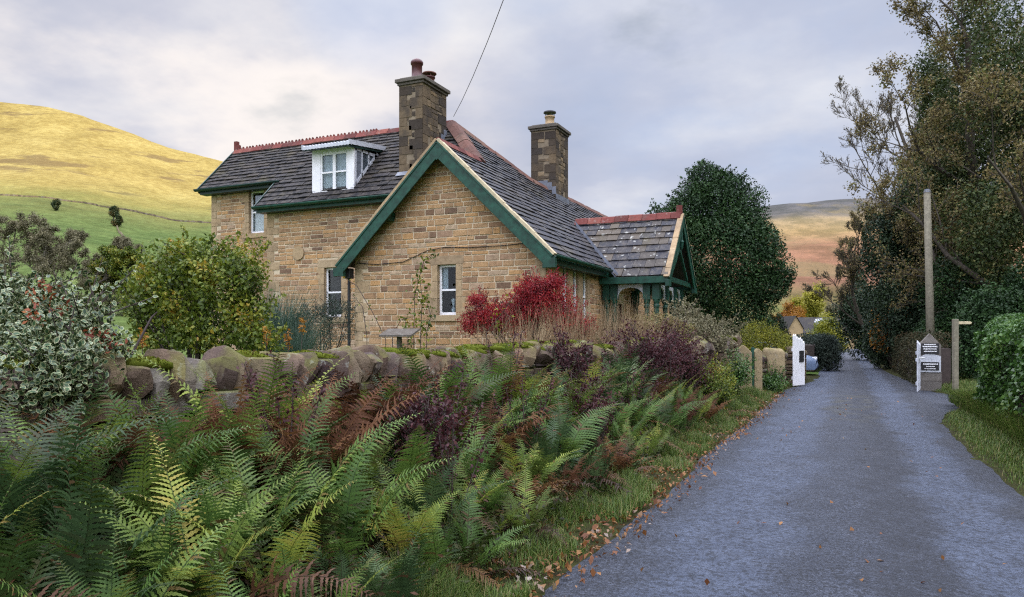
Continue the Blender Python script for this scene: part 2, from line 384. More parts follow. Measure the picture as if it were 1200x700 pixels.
tr = m.math('MAXIMUM', band(-.85, .62), band(.98, .42))
c = m.mix(m.math('MULTIPLY', tr, .55), c, (.112, .142, .212))
c = m.mix(m.math('MULTIPLY', m.math('MULTIPLY', band(.42, .38), m.step(mid, .3, .6)), .75), c, (.026, .030, .042))
c = m.mix(m.math('MULTIPLY', band(1.55, .25), .35), c, (.04, .042, .05))
c = m.mix(m.math('MULTIPLY', m.step(big, .55, .7), .35), c, (.055, .058, .07))
brown = m.math('MULTIPLY', m.step(m.math('ABSOLUTE', m.math('SUBTRACT', v_, 19)), 1, 6, 1, 0), band(.1, .7))
c = m.mix(m.math('MULTIPLY', m.math('MULTIPLY', brown, m.step(m.noise(1.6, 4), .42, .62)), .6), c, (.085, .08, .05))
c = m.mix(m.math('MULTIPLY', m.step(m.noise(26, 2, .5), .64, .69), .7), c, (.022, .022, .026))
lumpy = m.noise(24, 4, .7); c = m.mix(m.step(lumpy, .36, .58, .72, 0), c, (.010, .012, .016)); c = m.mix(m.step(m.noise(3.2, 5, .65), .42, .62, .45, 0), c, m.mix(1, c, (.5, .52, .56), 'MULTIPLY'))
h = m.math('ADD', m.math('ADD', m.math('MULTIPLY', fine, .5), m.math('MULTIPLY', lumpy, 1.0)), m.math('MULTIPLY', mid, 1.2)); m.bump(h, 1.0, .045)
M['road'] = m.fin(c, m.math('ADD', m.math('MULTIPLY', mid, .35), .42), .4)
m = Mat('sunlit_hill_grass'); sx = m.sep(); z = sx[2]
zn = m.math('ADD', z, m.math('MULTIPLY', m.math('SUBTRACT', m.noise(.012, 5, .6), .5), 34))
grassy = m.ramp(m.noise(.03, 7, .62), [(.3, (.215, .165, .05)), (.5, (.28, .22, .07)), (.7, (.325, .265, .092))])
tus = m.step(m.noise(.22, 6, .72), .38, .62); grassy = m.mix(tus, m.mix(1, grassy, (.76, .72, .66), 'MULTIPLY'), grassy)
grassy = m.mix(m.step(m.noise(.018, 6, .62, (1, 1, 5)), .55, .63, 0, .7), grassy, (.11, .075, .035))
green = m.ramp(m.noise(.05, 6, .6), [(.3, (.07, .11, .03)), (.6, (.115, .16, .045)), (.8, (.165, .175, .055))])
green = m.mix(m.step(m.noise(.3, 6, .72), .4, .62), m.mix(1, green, (.66, .66, .6), 'MULTIPLY'), green)
c = m.mix(m.step(zn, 40, 108), green, grassy); m.bump(m.noise(.25, 8, .65), .8, 2.0); M['hill'] = m.fin(c, .95, .05)
m = Mat('moor_with_painted_mist'); sx = m.sep(); z = sx[2]
zn = m.math('ADD', z, m.math('MULTIPLY', m.math('SUBTRACT', m.noise(.006, 5, .6), .5), 70))
c = m.ramp(m.math('DIVIDE', zn, 300), [(.10, (.10, .11, .035)), (.26, (.20, .10, .065)), (.45, (.22, .12, .07)), (.62, (.26, .18, .085)), (.74, (.22, .17, .10)), (.80, (.095, .09, .085)), (1, (.085, .085, .09))])  # grey top stops paint in cloud shade and mist
c = m.mix(m.step(m.noise(.02, 7, .65), .38, .62, 0, .75), c, m.mix(1, c, (.50, .55, .5), 'MULTIPLY')); c = m.mix(m.step(m.noise(.009, 6, .6), .5, .62, 0, .6), c, (.15, .12, .06)); m.bump(m.noise(.05, 8, .65), .8, 8); M['moor'] = m.fin(c, .95, .05)

grid('ground', [-3500, -900, -200, -60, -25, 0, 25, 60, 200, 900, 3500], [-3500, -900, -200, -60, -20, 0, 20, 60, 200, 900, 3500], lambda u, v: -.03, M['pasture'], smooth_=False)
vs = lin(-6, 30, 145)+lin(30.6, 110, 80)
V = []; k = 25
for v in vs:
    a, b = edge_l(v), edge_r(v)
    for i in range(k):
        t = i/(k-1); u = a+(b-a)*t
        V.append((u, v, .012+.035*math.sin(math.pi*t)-.018*math.exp(-((u+.85)/.35)**2)-.018*math.exp(-((u-.98)/.3)**2)+.006*nz(u*4, v*3)))
tag(npmesh('road', V, [(j*k+i, j*k+i+1, (j+1)*k+i+1, (j+1)*k+i) for j in range(len(vs)-1) for i in range(k-1)], M['road'], None, None, True), kind='structure')
V = []; k = 22; vs = lin(-6, 34, 161)
for v in vs:
    a, b = edge_l(v)+.10, uw(min(v, 20.3))-.2
    for i in range(k):
        u = a+(b-a)*i/(k-1); V.append((u, v, .004+zb(u, v)+.02*smooth(i/3)+.012*nz(u*9, v*9)))
tag(npmesh('verge', V, [(j*k+i+1, j*k+i, (j+1)*k+i, (j+1)*k+i+1) for j in range(len(vs)-1) for i in range(k-1)], M['bank'], None, None, True), kind='structure')
V = []; vs = lin(-6, 60, 200); k = 12
for v in vs:
    a, b = edge_r(v)-.08, edge_r(v)+3.2
    for i in range(k):
        u = a+(b-a)*i/(k-1); V.append((u, v, .006+.16*smooth(i/6)+.02*nz(u*5, v*5)))
tag(npmesh('verge_far_side', V, [(j*k+i, j*k+i+1, (j+1)*k+i+1, (j+1)*k+i) for j in range(len(vs)-1) for i in range(k-1)], M['bank'], None, None, True), kind='structure')
V = []; vs = lin(-4, 34, 77); k = 24
for v in vs:
    b = uw(min(v, 20.3))-.45
    for i in range(k):
        u = b+(-26-b)*i/(k-1); V.append((u, v, GZ-.06+.05*nz(u, v)))
tag(npmesh('garden_ground', V, [(j*k+i+1, j*k+i, (j+1)*k+i, (j+1)*k+i+1) for j in range(len(vs)-1) for i in range(k-1)], M['pasture'], None, None, True), kind='structure')

def interp(x, T):
    if x <= T[0][0]: return T[0][1]
    for (a, b), (c, d) in zip(T, T[1:]):
        if x <= c: t = (x-a)/(c-a); return b+(d-b)*t
    return T[-1][1]
def pchip(x, T):
    if x <= T[0][0]: return T[0][1]
    for (a, b), (c, d) in zip(T, T[1:]):
        if x <= c: return b+(d-b)*smooth((x-a)/(c-a))*.5+(d-b)*((x-a)/(c-a))*.5
    return T[-1][1]
GD = [(30, -1), (60, 2.0), (90, 6), (130, 10.5), (200, 24), (300, 49), (380, 74), (480, 116), (560, 158), (620, 198), (660, 206), (760, 190), (1000, 120)]
GA = [(-2.2, .9), (-1.3, 1.08), (-.9, 1.06), (-.69, 1.0), (-.632, .985), (-.575, .937), (-.517, .87), (-.46, .80), (-.39, .75), (-.2, .60), (0, .42), (.1, .30), (.26, -.02), (.8, -.1)]
def hill_h(a, d):
    X = a*d
    return interp(d, GD)*interp(a, GA)-.6*smooth((a-.12)/.1)+smooth((.2-a)/.15)*(nz(X*.03, d*.03)*1.6+nz(X*.11, d*.11, 4)*.6+nz(X*.31, d*.27, 2)*.25)*min(1, d/300)
aa = lin(-2.2, .8, 260); dd = lin(30, 300, 50)+lin(306, 700, 110)+lin(720, 1000, 12); V = []
for d in dd:
    for a in aa:
        q = FWD*d+RGT*(a*d); V.append((q.x, q.y, hill_h(a, d)))
k = len(aa)
tag(npmesh('hillside', V, [(j*k+i, j*k+i+1, (j+1)*k+i+1, (j+1)*k+i) for j in range(len(dd)-1) for i in range(k-1)], M['hill'], None, None, True), kind='structure')
def moor_h(X, d):
    top = interp(X, [(-200, 120), (150, 200), (350, 252), (540, 276), (640, 286), (900, 300), (1600, 330), (2600, 250)])
    return top*interp(d, [(500, -.02), (700, .09), (1000, .34), (1300, .70), (1450, .9), (1520, .99), (1600, 1.0), (2100, .7)])+nz(X*.012, d*.014)*6+nz(X*.05, d*.05, 3)*2
Xs = lin(-200, 2600, 150); dd = lin(500, 2100, 90); V = []
for d in dd:
    for X in Xs:
        q = FWD*d+RGT*X; V.append((q.x, q.y, moor_h(X, d)))
k = len(Xs)
tag(npmesh('moorland_hill', V, [(j*k+i, j*k+i+1, (j+1)*k+i+1, (j+1)*k+i) for j in range(len(dd)-1) for i in range(k-1)], M['moor'], None, None, True), kind='structure')
# unseen ridge added behind the camera, shaped to keep low sun off the lane
perp = Vector((-sun_h.y, sun_h.x, 0))
if perp.dot(FWD) < 0: perp = -perp
V = []; ps = lin(-900, 820, 120); ds = [250, 300, 360, 410, 450, 500, 600, 800]
for d in ds:
    for p in ps:
        ridge = interp(p, [(-900, 60), (-400, 150), (-100, 203), (150, 206), (330, 200), (480, 185), (620, 110), (820, 0)])+4*nz(p*.035, 1.0)+1.5*nz(p*.15, 2)
        q = sun_h*d+perp*p; V.append((q.x, q.y, ridge*interp(d, [(250, -.02), (300, .22), (360, .55), (410, .86), (450, 1.0), (500, .97), (600, .75), (800, .1)])))
k = len(ps)
tag(npmesh('added_shade_ridge', V, [(j*k+i, j*k+i+1, (j+1)*k+i+1, (j+1)*k+i) for j in range(len(ds)-1) for i in range(k-1)], M['hill'], None, None, True), kind='structure')

# ------------------------------------------------------------------ the cottage
UR, UL, VF = -6.28, -11.58, 15.8          # gable block: right wall, left wall, front wall
K = .966; UE, ZE = -6.0, 3.47             # right eave line and its pitch
VW, VH = 17.0, 17.95                      # wing wall, upper wall
zR = lambda u: ZE+K*(UE-u)
house = thing('stone_cottage', 'sandstone cottage with dark stone slate roofs, green bargeboards and two tall chimneys behind the wall', 'cottage', (-8.9, 15.8, GZ))
RF = Vector((0, -1, 0)); BASE = .2
gab = [(UL, BASE), (UR, BASE), (UR, zR(UR)-.06), (-8.93, zR(-8.93)-.06), (UL, zR(UR)-.06)]
Of = Vector((0, VF, 0)); Ow = Vector((0, VW, 0)); Oh = Vector((0, VH, 0)); Or = Vector((UR, 0, 0))
wl = [(-15.6, BASE), (-9.8, BASE), (-9.8, 5.58), (-15.6, 5.58)]
hl = [(-18.8, BASE), (-15.3, BASE), (-15.3, 6.5), (-18.8, 6.5)]
sr = [(VF, BASE), (31, BASE), (31, 3.62), (VF, 3.62)]
gw = (-9.13, -8.62, 2.13, 3.36)           # gable window (left, right, sill, head)
ww = (-13.52, -12.92, 2.16, 3.56)
hw = (-17.22, -16.60, 4.86, 6.20)
rwins = [(16.85, 17.25, 1.95, 3.34), (17.60, 18.0, 1.95, 3.34), (18.35, 18.75, 1.95, 3.34)]
dr = (21.1, 22.1, GZ, 2.6)
def wall(poly, O, ex, n, wins, seed, wide=None, hr=(.08, .17), wr=(.16, .46), extra=()):
    back = MB(); sheet(back, poly, O, ex, Z_, n, wins, z=0)
    w = back.build('wall', M['mortar'], house)
    st = MB(); ops = [(a-.17, b+.17, c-.13, d+.21) for a, b, c, d in (wide or wins)]+list(extra)
    stones(st, poly, O, ex, Z_, n, hr, wr, .025, .017, ops, seed); st.build('stonework', M['wall'], w)
    return w
def quoins(x, O, ex, n, z0, z1, sgn, seed):
    g = random.Random(seed); mb = MB(); z = z0; ops = []; big = True
    while z < z1-.1:
        h = g.uniform(.22, .32); w = (.42 if big else .24)*g.uniform(.9, 1.1); z2 = min(z+h, z1)
        a, b = (x, x+w*sgn) if sgn > 0 else (x-w, x)
        mb.fbox(O, ex, Z_, n, (a, b), (z+.006, z2-.006), (-.02, .017), g.random()); ops.append((a-.01, b+.01, z, z2)); z = z2; big = not big
    return mb, ops
q1, o1 = quoins(UL, Of, X_, RF, BASE, 3.55, 1, 3); q2, o2 = quoins(UR, Of, X_, RF, BASE, 3.6, -1, 4)
gwall = wall(gab, Of, X_, RF, [gw], 11, extra=o1+o2)
q1.build('quoin', M['dress'], gwall, bevel=.008); q2.build('quoin', M['dress'], gwall, bevel=.008)
q3, o3 = quoins(-15.6, Ow, X_, RF, BASE, 5.4, 1, 5); wwall = wall(wl, Ow, X_, RF, [ww], 12, extra=o3); q3.build('quoin', M['dress'], wwall, bevel=.008)
q4, o4 = quoins(-18.8, Oh, X_, RF, BASE, 6.3, 1, 6); hwall = wall(hl, Oh, X_, RF, [hw], 13, extra=o4); q4.build('quoin', M['dress'], hwall, bevel=.008)
rwall = wall(sr, Or, Y_, X_, rwins+[dr], 14, wide=[(16.85, 18.75, 1.95, 3.34), dr])
b = MB()                                   # hidden sides, closing the body
for q in ([(UL, VF), (UL, VW)], [(-15.6, VW), (-15.6, VH)], [(-18.8, VH), (-18.8, 21.9)], [(-18.8, 21.9), (-11.9, 21.9)], [(-11.9, 21.9), (-11.9, 31)], [(-11.9, 31), (UR, 31)]):
    (a, c), (d, f) = q; t = 3.4 if a in (UL, -11.9) else (5.5 if a == -15.6 else 5.2)
    b.add([(a, c, BASE), (d, f, BASE), (d, f, t), (a, c, t)], [(0, 1, 2, 3)])
b.add([(-18.8, VH, BASE), (-18.8, 21.9, BASE), (-18.8, 21.9, 5.2), (-18.8, 19.2, 7.85), (-18.8, VH, 6.5)], [(0, 1, 2, 3, 4)])
b.build('wall', M['wall'], house)
b = MB(); b.add([(-11.9, 31, 3.4), (UR, 31, 3.4), (-9.25, 31, 6.5)], [(0, 1, 2)]); b.build('wall', M['wall'], house)
def surround(O, ex, n, w, seed, sillout=.05):
    g = random.Random(seed); a, b_, c, d = w; mb = MB(); D = (-.17, .018)
    mb.fbox(O, ex, Z_, n, (a-.22, b_+.22), (d, d+.22), D, g.random()); mb.fbox(O, ex, Z_, n, (a-.18, b_+.18), (c-.15, c), (-.17, sillout), g.random())
    for x0, x1, s in ((a-.16, a, -1), (b_, b_+.16, 1)):
        z = c
        while z < d-.02:
            z2 = min(z+g.uniform(.28, .45), d); z2 = d if d-z2 < .15 else z2; k = g.choice((0, .10))
            mb.fbox(O, ex, Z_, n, (x0-(k if s < 0 else 0), x1+(k if s > 0 else 0)), (z+.004, z2-.004), D, g.random()); z = z2
    return mb
def sash(O, ex, n, w, fr=.055, dep=-.10, rails=(.5,), mull=(), curtain=None, parent=None, name='window'):
    a, b_, c, d = w; f = MB(); D = (dep-.05, dep)
    f.fbox(O, ex, Z_, n, (a, a+fr), (c, d), D); f.fbox(O, ex, Z_, n, (b_-fr, b_), (c, d), D)
    f.fbox(O, ex, Z_, n, (a+fr, b_-fr), (d-fr, d), D); f.fbox(O, ex, Z_, n, (a+fr, b_-fr), (c, c+fr*1.3), D)
    for t in rails: y = c+(d-c)*t; f.fbox(O, ex, Z_, n, (a+fr, b_-fr), (y-.024, y+.024), (dep-.045, dep+.008))
    for t, wd in mull: x = a+(b_-a)*t; f.fbox(O, ex, Z_, n, (x-wd/2, x+wd/2), (c+fr, d-fr), (dep-.048, dep+.012))
    fo = f.build(name, M['white'], parent or house, bevel=.004)
    p = MB(); p.fbox(O, ex, Z_, n, (a+fr*.8, b_-fr*.8), (c+fr*.8, d-fr*.8), (dep-.034, dep-.028)); p.build('pane', M['glass'], fo)
    rc = MB(); q = [O+ex*x+Z_*y+n*z for z in (dep-.06, dep-.9) for x, y in ((a, c), (b_, c), (b_, d), (a, d))]; rc.add(q, [(4, 5, 6, 7), (0, 1, 5, 4), (1, 2, 6, 5), (2, 3, 7, 6), (3, 0, 4, 7)]); rc.build('dark_box_behind', M['room_dark'], fo)  # blackened box added behind the pane to darken the window
    if curtain:
        for x0, x1, y0, y1 in curtain:
            q = MB(); k = 14; zs = dep-.10
            vs = [O+ex*(a+(b_-a)*(x0+(x1-x0)*i/k))+Z_*y+n*(zs+.02*math.sin(i*1.9)) for y in (c+(d-c)*y0, c+(d-c)*y1) for i in range(k+1)]
            q.add(vs, [(i, i+1, k+2+i, k+1+i) for i in range(k)]); q.build('curtain', M['curtain'], fo, True)
    return fo
for O, ex, n, w, sd, cu, pw in ((Of, X_, RF, gw, 1, [(0, .38, .5, 1)], gwall), (Ow, X_, RF, ww, 2, None, wwall), (Oh, X_, RF, hw, 3, [(0, 1, .0, .62)], hwall)):
    fo = sash(O, ex, n, w, curtain=cu); surround(O, ex, n, w, sd).build('window_surround', M['dress'], fo, bevel=.008)
v = MB(); v.lathe(Of+X_*-8.72+Z_*2.22+Y_*.28, [(.03, -.08), (.05, .03), (.035, .12), (.05, .16)], 10); v.lathe(Of+X_*-8.85+Z_*2.22+Y_*.3, [(.04, -.08), (.055, .06), (.02, .14), (.06, .3), (.0, .34)], 10); v.build('vase', M['curtain'], house, True)
g = random.Random(8); mb = MB(); Dp = (-.16, .02)
for x0, x1 in ((16.62, 16.85), (17.25, 17.60), (18.0, 18.35), (18.75, 18.98)):
    mb.fbox(Or, Y_, Z_, X_, (x0, x1), (1.95, 2.6), Dp, g.random()); mb.fbox(Or, Y_, Z_, X_, (x0, x1), (2.606, 3.34), Dp, g.random())
for x0, x1 in ((16.6, 17.4), (17.41, 18.2), (18.21, 19.0)): mb.fbox(Or, Y_, Z_, X_, (x0, x1), (3.346, 3.56), Dp, g.random())
mb.fbox(Or, Y_, Z_, X_, (16.6, 19.0), (1.80, 1.944), (-.16, .06), .5)
for i, w in enumerate(rwins):
    fo = sash(Or, Y_, X_, w, .05, -.05)
    if i == 0: mb.build('window_surround', M['dress'], fo, bevel=.008)
d = MB(); d.fbox(Or, Y_, Z_, X_, (21.1, 22.1), (GZ, 2.6), (-.14, -.08)); 
for y0, y1 in ((.75, 1.35), (1.5, 2.45)):
    for x0 in (21.2, 21.65): d.fbox(Or, Y_, Z_, X_, (x0, x0+.35), (y0, y1), (-.08, -.065))
do = d.build('door', M['door'], house, bevel=.005); k_ = MB(); k_.lathe(Or+Y_*22.0+Z_*1.5+X_*-.05, [(.0, -.03), (.03, -.01), (.03, .01), (0, .03)], 8); k_.build('handle', M['lead'], do, True)

# roofs
def plane2(O, ex, ey): return lambda p: ((Vector(p)-O).dot(ex), (Vector(p)-O).dot(ey))
def roof(name, O, ex, ey, polys3, mat, expo, wr, th, seed, deck=.08):
    n = ex.cross(ey); t2 = plane2(O, ex, ey); p2 = [[t2(p) for p in q] for q in polys3]
    mb = MB(); slates(mb, p2, O, ex, ey, n, expo, wr, th, seed); o = mb.build(name, mat, house)
    dk = MB()
    for q in p2: dk.prism(ccw(q), O, ex, ey, n, -deck, -.02)
    dk.build('roof_deck', M['deck'], o); return o
zP = lambda v: v-11.3
rj = (-8.93, 17.6, 6.3); re = (-10.586, 19.2, 7.9); rr = (-9.25, 22.0, zR(-9.25)); rb = (-9.25, 31.2, zR(-9.25)); VG = 15.45
exR, eyR, OR_ = Y_, Vector((-1, 0, K)).normalized(), Vector((UE, 0, ZE))
eR = lambda v: (UE, v, ZE)
side_roof = roof('roof', OR_, exR, eyR, [[eR(VG), eR(17.6), rj, (-8.93, VG, zR(-8.93))], [eR(17.6), eR(19.2), re, rj], [eR(19.2), eR(22), rr, re], [eR(22), eR(31.2), rb, rr]], M['slate_side'], .25, (.26, .52), .036, 21)
exF, eyF, OF_ = X_, Vector((0, 1, 1)).normalized(), Vector((0, 16.7, 5.4))
zL = lambda u: ZE+K*(u+11.86)
main_roof = roof('roof', OF_, exF, eyF, [[(-19.0, 17.65, 6.35), (-15.75, 17.65, 6.35), (-15.75, 19.2, 7.9), (-19.0, 19.2, 7.9)], [(-15.75, 16.7, 5.4), (-9.86, 16.7, 5.4), rj, re, (-15.75, 19.2, 7.9)]], M['slate'], .235, (.28, .58), .042, 22)
exL, eyL = -Y_, Vector((1, 0, K)).normalized()
roof('roof', Vector((-11.86, 0, ZE)), exL, eyL, [[(-11.86, VG, ZE), (-8.93, VG, zL(-8.93)), (-8.93, 17.6, zL(-8.93)), (-9.55, 17.0, zL(-9.55)), (-11.86, 17.0, ZE)]], M['slate'], .25, (.26, .52), .036, 23)
bk = MB()
bk.add([(-19, 19.2, 7.9), (-10.586, 19.2, 7.9), (-10.586, 22.2, 5.0), (-19, 22.2, 5.0)], [(0, 1, 2, 3)]); bk.add([re, rr, (-11.0, 22.2, 5.0), (-10.6, 22.2, 5.0)], [(0, 1, 2, 3)])
bk.add([rr, rb, (-12.3, 31.2, 3.5), (-12.3, 22, 3.5)], [(0, 1, 2, 3)]); bk.build('roof', M['slate'], house)
def ridge_tiles(name, a, b, mat, w=.17, dip=.14, L_=.42, crest=False, up=.05, seed=1):
    g = random.Random(seed); a = Vector(a); b = Vector(b); d = (b-a); l = d.length; d.normalize(); sd = d.cross(Z_).normalized(); u2 = sd.cross(d); x = 0; mb = MB()
    while x < l-.02:
        x1 = min(x+L_, l); j = g.uniform(-.008, .008); pr = [(-w, -dip), (-w*.35, .012), (0, .04), (w*.35, .012), (w, -dip), (w*.9, -dip-.02), (0, -.02), (-w*.9, -dip-.02)]
        mb.prism(pr, a+d*x+u2*(up+j), sd, u2, d, .006, x1-x-.006, g.random())
        if crest:
            for t in (.2, .5, .8):
                mb.prism([(-.045, 0), (.045, 0), (.03, .05), (0, .07), (-.03, .05)], a+d*(x+(x1-x)*t)+u2*(up+.03), d, u2, sd, -.015, .015, g.random())
        x = x1
    return mb
mb = ridge_tiles('r', (-19, 19.2, 7.9), (-13.2, 19.2, 7.9), M['clay'], crest=True); mb.box((-19.03, -18.90), (19.14, 19.26), (7.9, 8.25), .4); mb.box((-18.9, -18.82), (19.15, 19.25), (7.95, 8.12), .4)
mb.build('ridge_tiles', M['clay'], main_roof); ridge_tiles('r', (-13.2, 19.2, 7.9), re, M['clay'], seed=2).build('ridge_tiles', M['clay'], main_roof)
ridge_tiles('r', (-8.93, VG, 6.3), (-8.93, 17.5, 6.3), M['clay'], seed=3).build('ridge_tiles', M['clay'], side_roof)
ridge_tiles('h', rj, re, M['clay_old'], w=.24, dip=.10, seed=4).build('hip_tiles', M['clay_old'], side_roof)
ridge_tiles('h', re, rr, M['clay_old'], w=.15, seed=5).build('hip_tiles', M['clay_old'], side_roof); ridge_tiles('h', rr, rb, M['clay_old'], w=.15, seed=6).build('ridge_tiles', M['clay_old'], side_roof)
# bargeboards and verge fillets of the front gable
def barge(parent, v0, uc, zc, half, slope, wid, n=RF, ax=X_, thick=.045, col='green', fil=True, off=0):
    """two boards in a vertical plane: apex over uc at zc, falling by slope*half on each side."""
    O = ax*uc+n.cross(ax).cross(n)*0
    for s in (1, -1):
        l = math.hypot(half, slope*half); ey = (ax*s*half-Z_*slope*half).normalized(); nn = (ax*s*slope+Z_).normalized()
        base = v0+Z_*zc
        mb = MB(); mb.fbox(base, ey, nn, n, (-.0, l), (-wid, 0), (0, thick)); mb.fbox(base, ey, nn, n, (0, l+.0), (-.05, .0), (thick, thick+.02))
        mb.fbox(base+ey*l, ax*s, Z_, n, (-.26, .05), (-wid*.92, -.06), (-.05, thick+.012))
        mb.build('bargeboard', M[col], parent, bevel=.006)
        if s > 0:
            ap = MB(); ap.prism([(0, .0), (-wid*.80, -wid*.80*slope), (0, -wid*1.62*slope**.5), (wid*.80, -wid*.80*slope)], base, ax, Z_, n, thick-.03, thick+.003); ap.build('apex_plate', M[col], parent)
        if fil:
            f = MB(); g = random.Random(3)
            x = 0
            while x < l: x1 = x+g.uniform(.2, .5); f.fbox(base, ey, nn, n, (x, min(x1, l)), (.0, (.055 if slope < 1 else .03)+g.uniform(0, .015)), (-.10, thick+.012), g.random()); x = x1
            f.build('verge_fillet', M['cream'] if s > 0 else M['dress'], parent)
barge(house, Vector((-8.93, VG-.0, 0)), 0, 6.3+.0, 2.98, K, .30)
sf = MB()
for s in (1, -1):
    ey = (X_*s-Z_*K).normalized(); nn = (X_*s*K+Z_).normalized()
    sf.fbox(Vector((-8.93, VG+.02, 6.24)), ey, nn, Y_, (.0, 4.1), (-.06, -.01), (0, .33))
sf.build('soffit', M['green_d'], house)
for u, z in ((-10.45, 4.62), (-7.41, 4.62)):
    pe = MB(); pe.box((u-.09, u+.09), (VG+.05, VF+.02), (z-.12, z+.1)); pe.box((u-.13, u+.13), (VG+.02, VG+.12), (z-.06, z+.04))
    pe.build('purlin_end', M['green'], house, bevel=.01)
def gutter(a, b, mat='green', r=.075):
    a = Vector(a); b = Vector(b); d = (b-a).normalized(); sd = d.cross(Z_).normalized(); mb = MB(); k = 9; vs = []
    for p in (a, b):
        for rad in (r, r-.012):
            for i in range(k): t = math.pi+math.pi*i/(k-1); vs.append(p+sd*math.cos(t)*rad+Z_*math.sin(t)*rad)
    fs = []
    for i in range(k-1): fs += [(i, i+1, 2*k+i+1, 2*k+i), (k+i+1, k+i, 3*k+i, 3*k+i+1), (i, k+i, k+i+1, i+1), (2*k+i, 2*k+i+1, 3*k+i+1, 3*k+i)]
    fs += [(0, 2*k, 3*k, k), (k-1, 2*k-1, 4*k-1, 3*k-1)]; mb.add(vs, fs)
    return mb.build('gutter', M[mat], house, True)
def fascia(x, y, z, mat='green'): mb = MB(); mb.box(x, y, z); return mb.build('fascia', M[mat], house, bevel=.004)
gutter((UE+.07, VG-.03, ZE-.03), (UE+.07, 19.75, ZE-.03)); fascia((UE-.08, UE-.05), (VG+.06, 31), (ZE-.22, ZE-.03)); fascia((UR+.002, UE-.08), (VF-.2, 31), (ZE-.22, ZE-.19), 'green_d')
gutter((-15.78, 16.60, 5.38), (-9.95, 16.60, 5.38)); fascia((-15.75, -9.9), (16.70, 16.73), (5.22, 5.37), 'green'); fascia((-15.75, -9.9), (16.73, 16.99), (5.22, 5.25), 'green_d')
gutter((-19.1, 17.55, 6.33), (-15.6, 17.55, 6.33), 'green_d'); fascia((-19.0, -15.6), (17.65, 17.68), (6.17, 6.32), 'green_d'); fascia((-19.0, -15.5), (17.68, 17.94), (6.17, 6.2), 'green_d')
mb = MB(); mb.beam((-19.03, 17.6, 6.27), (-19.03, 19.2, 7.87), .04, .17); mb.build('bargeboard', M['green_d'], house); mb = MB(); mb.beam((-15.79, 16.66, 5.33), (-15.79, 17.66, 6.33), .04, .14); mb.build('bargeboard', M['green_d'], house)
mb = MB(); pts = [(-11.78, VF-.10, 3.35), (-11.70, VF-.09, 3.1), (-11.70, VF-.09, BASE)]; mb.tube(pts, .042, 10); mb.box((-11.81, -11.60), (VF-.2, VF-.02), (3.10, 3.36)); mb.build('downpipe', M['iron'], house, bevel=.01)
mb = MB(); mb.tube([P(x, y, 17.9) if False else Vector((u, VF-.035, z)) for u, z in ((-11.5, 3.50), (-10.9, 3.44), (-10.1, 3.47), (-9.4, 3.72), (-8.9, 3.78), (-8.3, 3.74), (-7.3, 3.74), (-6.6, 3.78), (-6.3, 3.70))], .009, 6); mb.build('cable', M['iron'], house)
mb = MB(); mb.tube([Vector((-14.42, VW-.02, 4.02)), Vector((-14.42, VW-.045, 4.02))], .20, 20); mb.build('wall_plaque', M['dress'], house)
# chimneys
def chimney(u0, u1, v0, v1, zb_, zt, seed, pots):
    c = MB(); c.box((u0, u1), (v0, v1), (zb_, zt)); co = c.build('chimney', M['mortar_old'], house); st = MB()
    for O, ex, n, a, b_ in ((Vector((0, v0, 0)), X_, RF, u0, u1), (Vector((u1, 0, 0)), Y_, X_, v0, v1), (Vector((0, v1, 0)), -X_, Y_, -u1, -u0), (Vector((u0, 0, 0)), -Y_, -X_, -v1, -v0)):
        q, ops = quoins(a, O, ex, n, zb_, zt, 1, seed); q2_, ops2 = quoins(b_, O, ex, n, zb_, zt, -1, seed+1)
        st.v, st.f, st.r, st.m, base = st.v, st.f, st.r, st.m, len(st.v)
        for qq in (q, q2_):
            bb = len(st.v); st.v += qq.v; st.f += [[i+bb for i in f] for f in qq.f]; st.r += [x*.5 for x in qq.r]; st.m += qq.m
        stones(st, [(a, zb_), (b_, zb_), (b_, zt), (a, zt)], O, ex, Z_, n, (.10, .20), (.14, .34), .018, .016, ops+ops2, seed+7); seed += 3
    st.build('stonework', M['chim'], co)
    k = MB(); k.box((u0-.05, u1+.05), (v0-.05, v1+.05), (zt, zt+.07)); k.box((u0-.10, u1+.10), (v0-.10, v1+.10), (zt+.072, zt+.17)); k.box((u0-.0, u1+.0), (v0, v1), (zt+.172, zt+.22)); k.build('chimney_cap', M['cap'], co, bevel=.012)
    for (pu, pv, r0, h, kind, mat) in pots:
        p = MB(); z = zt+.18
        if kind == 'round': pr = [(r0*1.15, 0), (r0*1.1, .05), (r0*.95, .06), (r0*.95, h*.72), (r0*1.12, h*.75), (r0*1.15, h*.84), (r0*.95, h*.93), (r0*.5, h), (0, h)]
        else: pr = [(r0*1.2, 0), (r0*1.2, h*.25), (r0*.9, h*.27), (r0*.9, h*.6), (r0*1.05, h*.62), (r0*1.05, h*.7), (0, h*.7)]
        p.lathe((pu, pv, z), pr, 16); po = p.build('chimney_pot', mat, co, True)
        if kind != 'round':
            q = MB(); q.lathe((pu, pv, z+h*.88), [(r0*1.3, 0), (r0*1.25, h*.06), (r0*.6, h*.13), (0, h*.14)], 16)
            for t in range(4): a = math.pi/4+t*math.pi/2; x, y = pu+r0*.95*math.cos(a), pv+r0*.95*math.sin(a); q.tube([(x, y, z+h*.66), (x, y, z+h*.9)], .012, 5)
            q.build('cowl', M['iron'] if mat is M['dress'] else M['clay_old'], po)
    return co
pot_red = plain('dark_red_glazed_pot', (.075, .022, .022), .35, .3, 5)
c1 = chimney(-11.26, -10.52, 17.4, 18.68, 5.6, 8.52, 40, [(-10.9, 17.72, .155, .62, 'round', pot_red), (-10.88, 18.36, .16, .46, 'cowl', pot_red)])
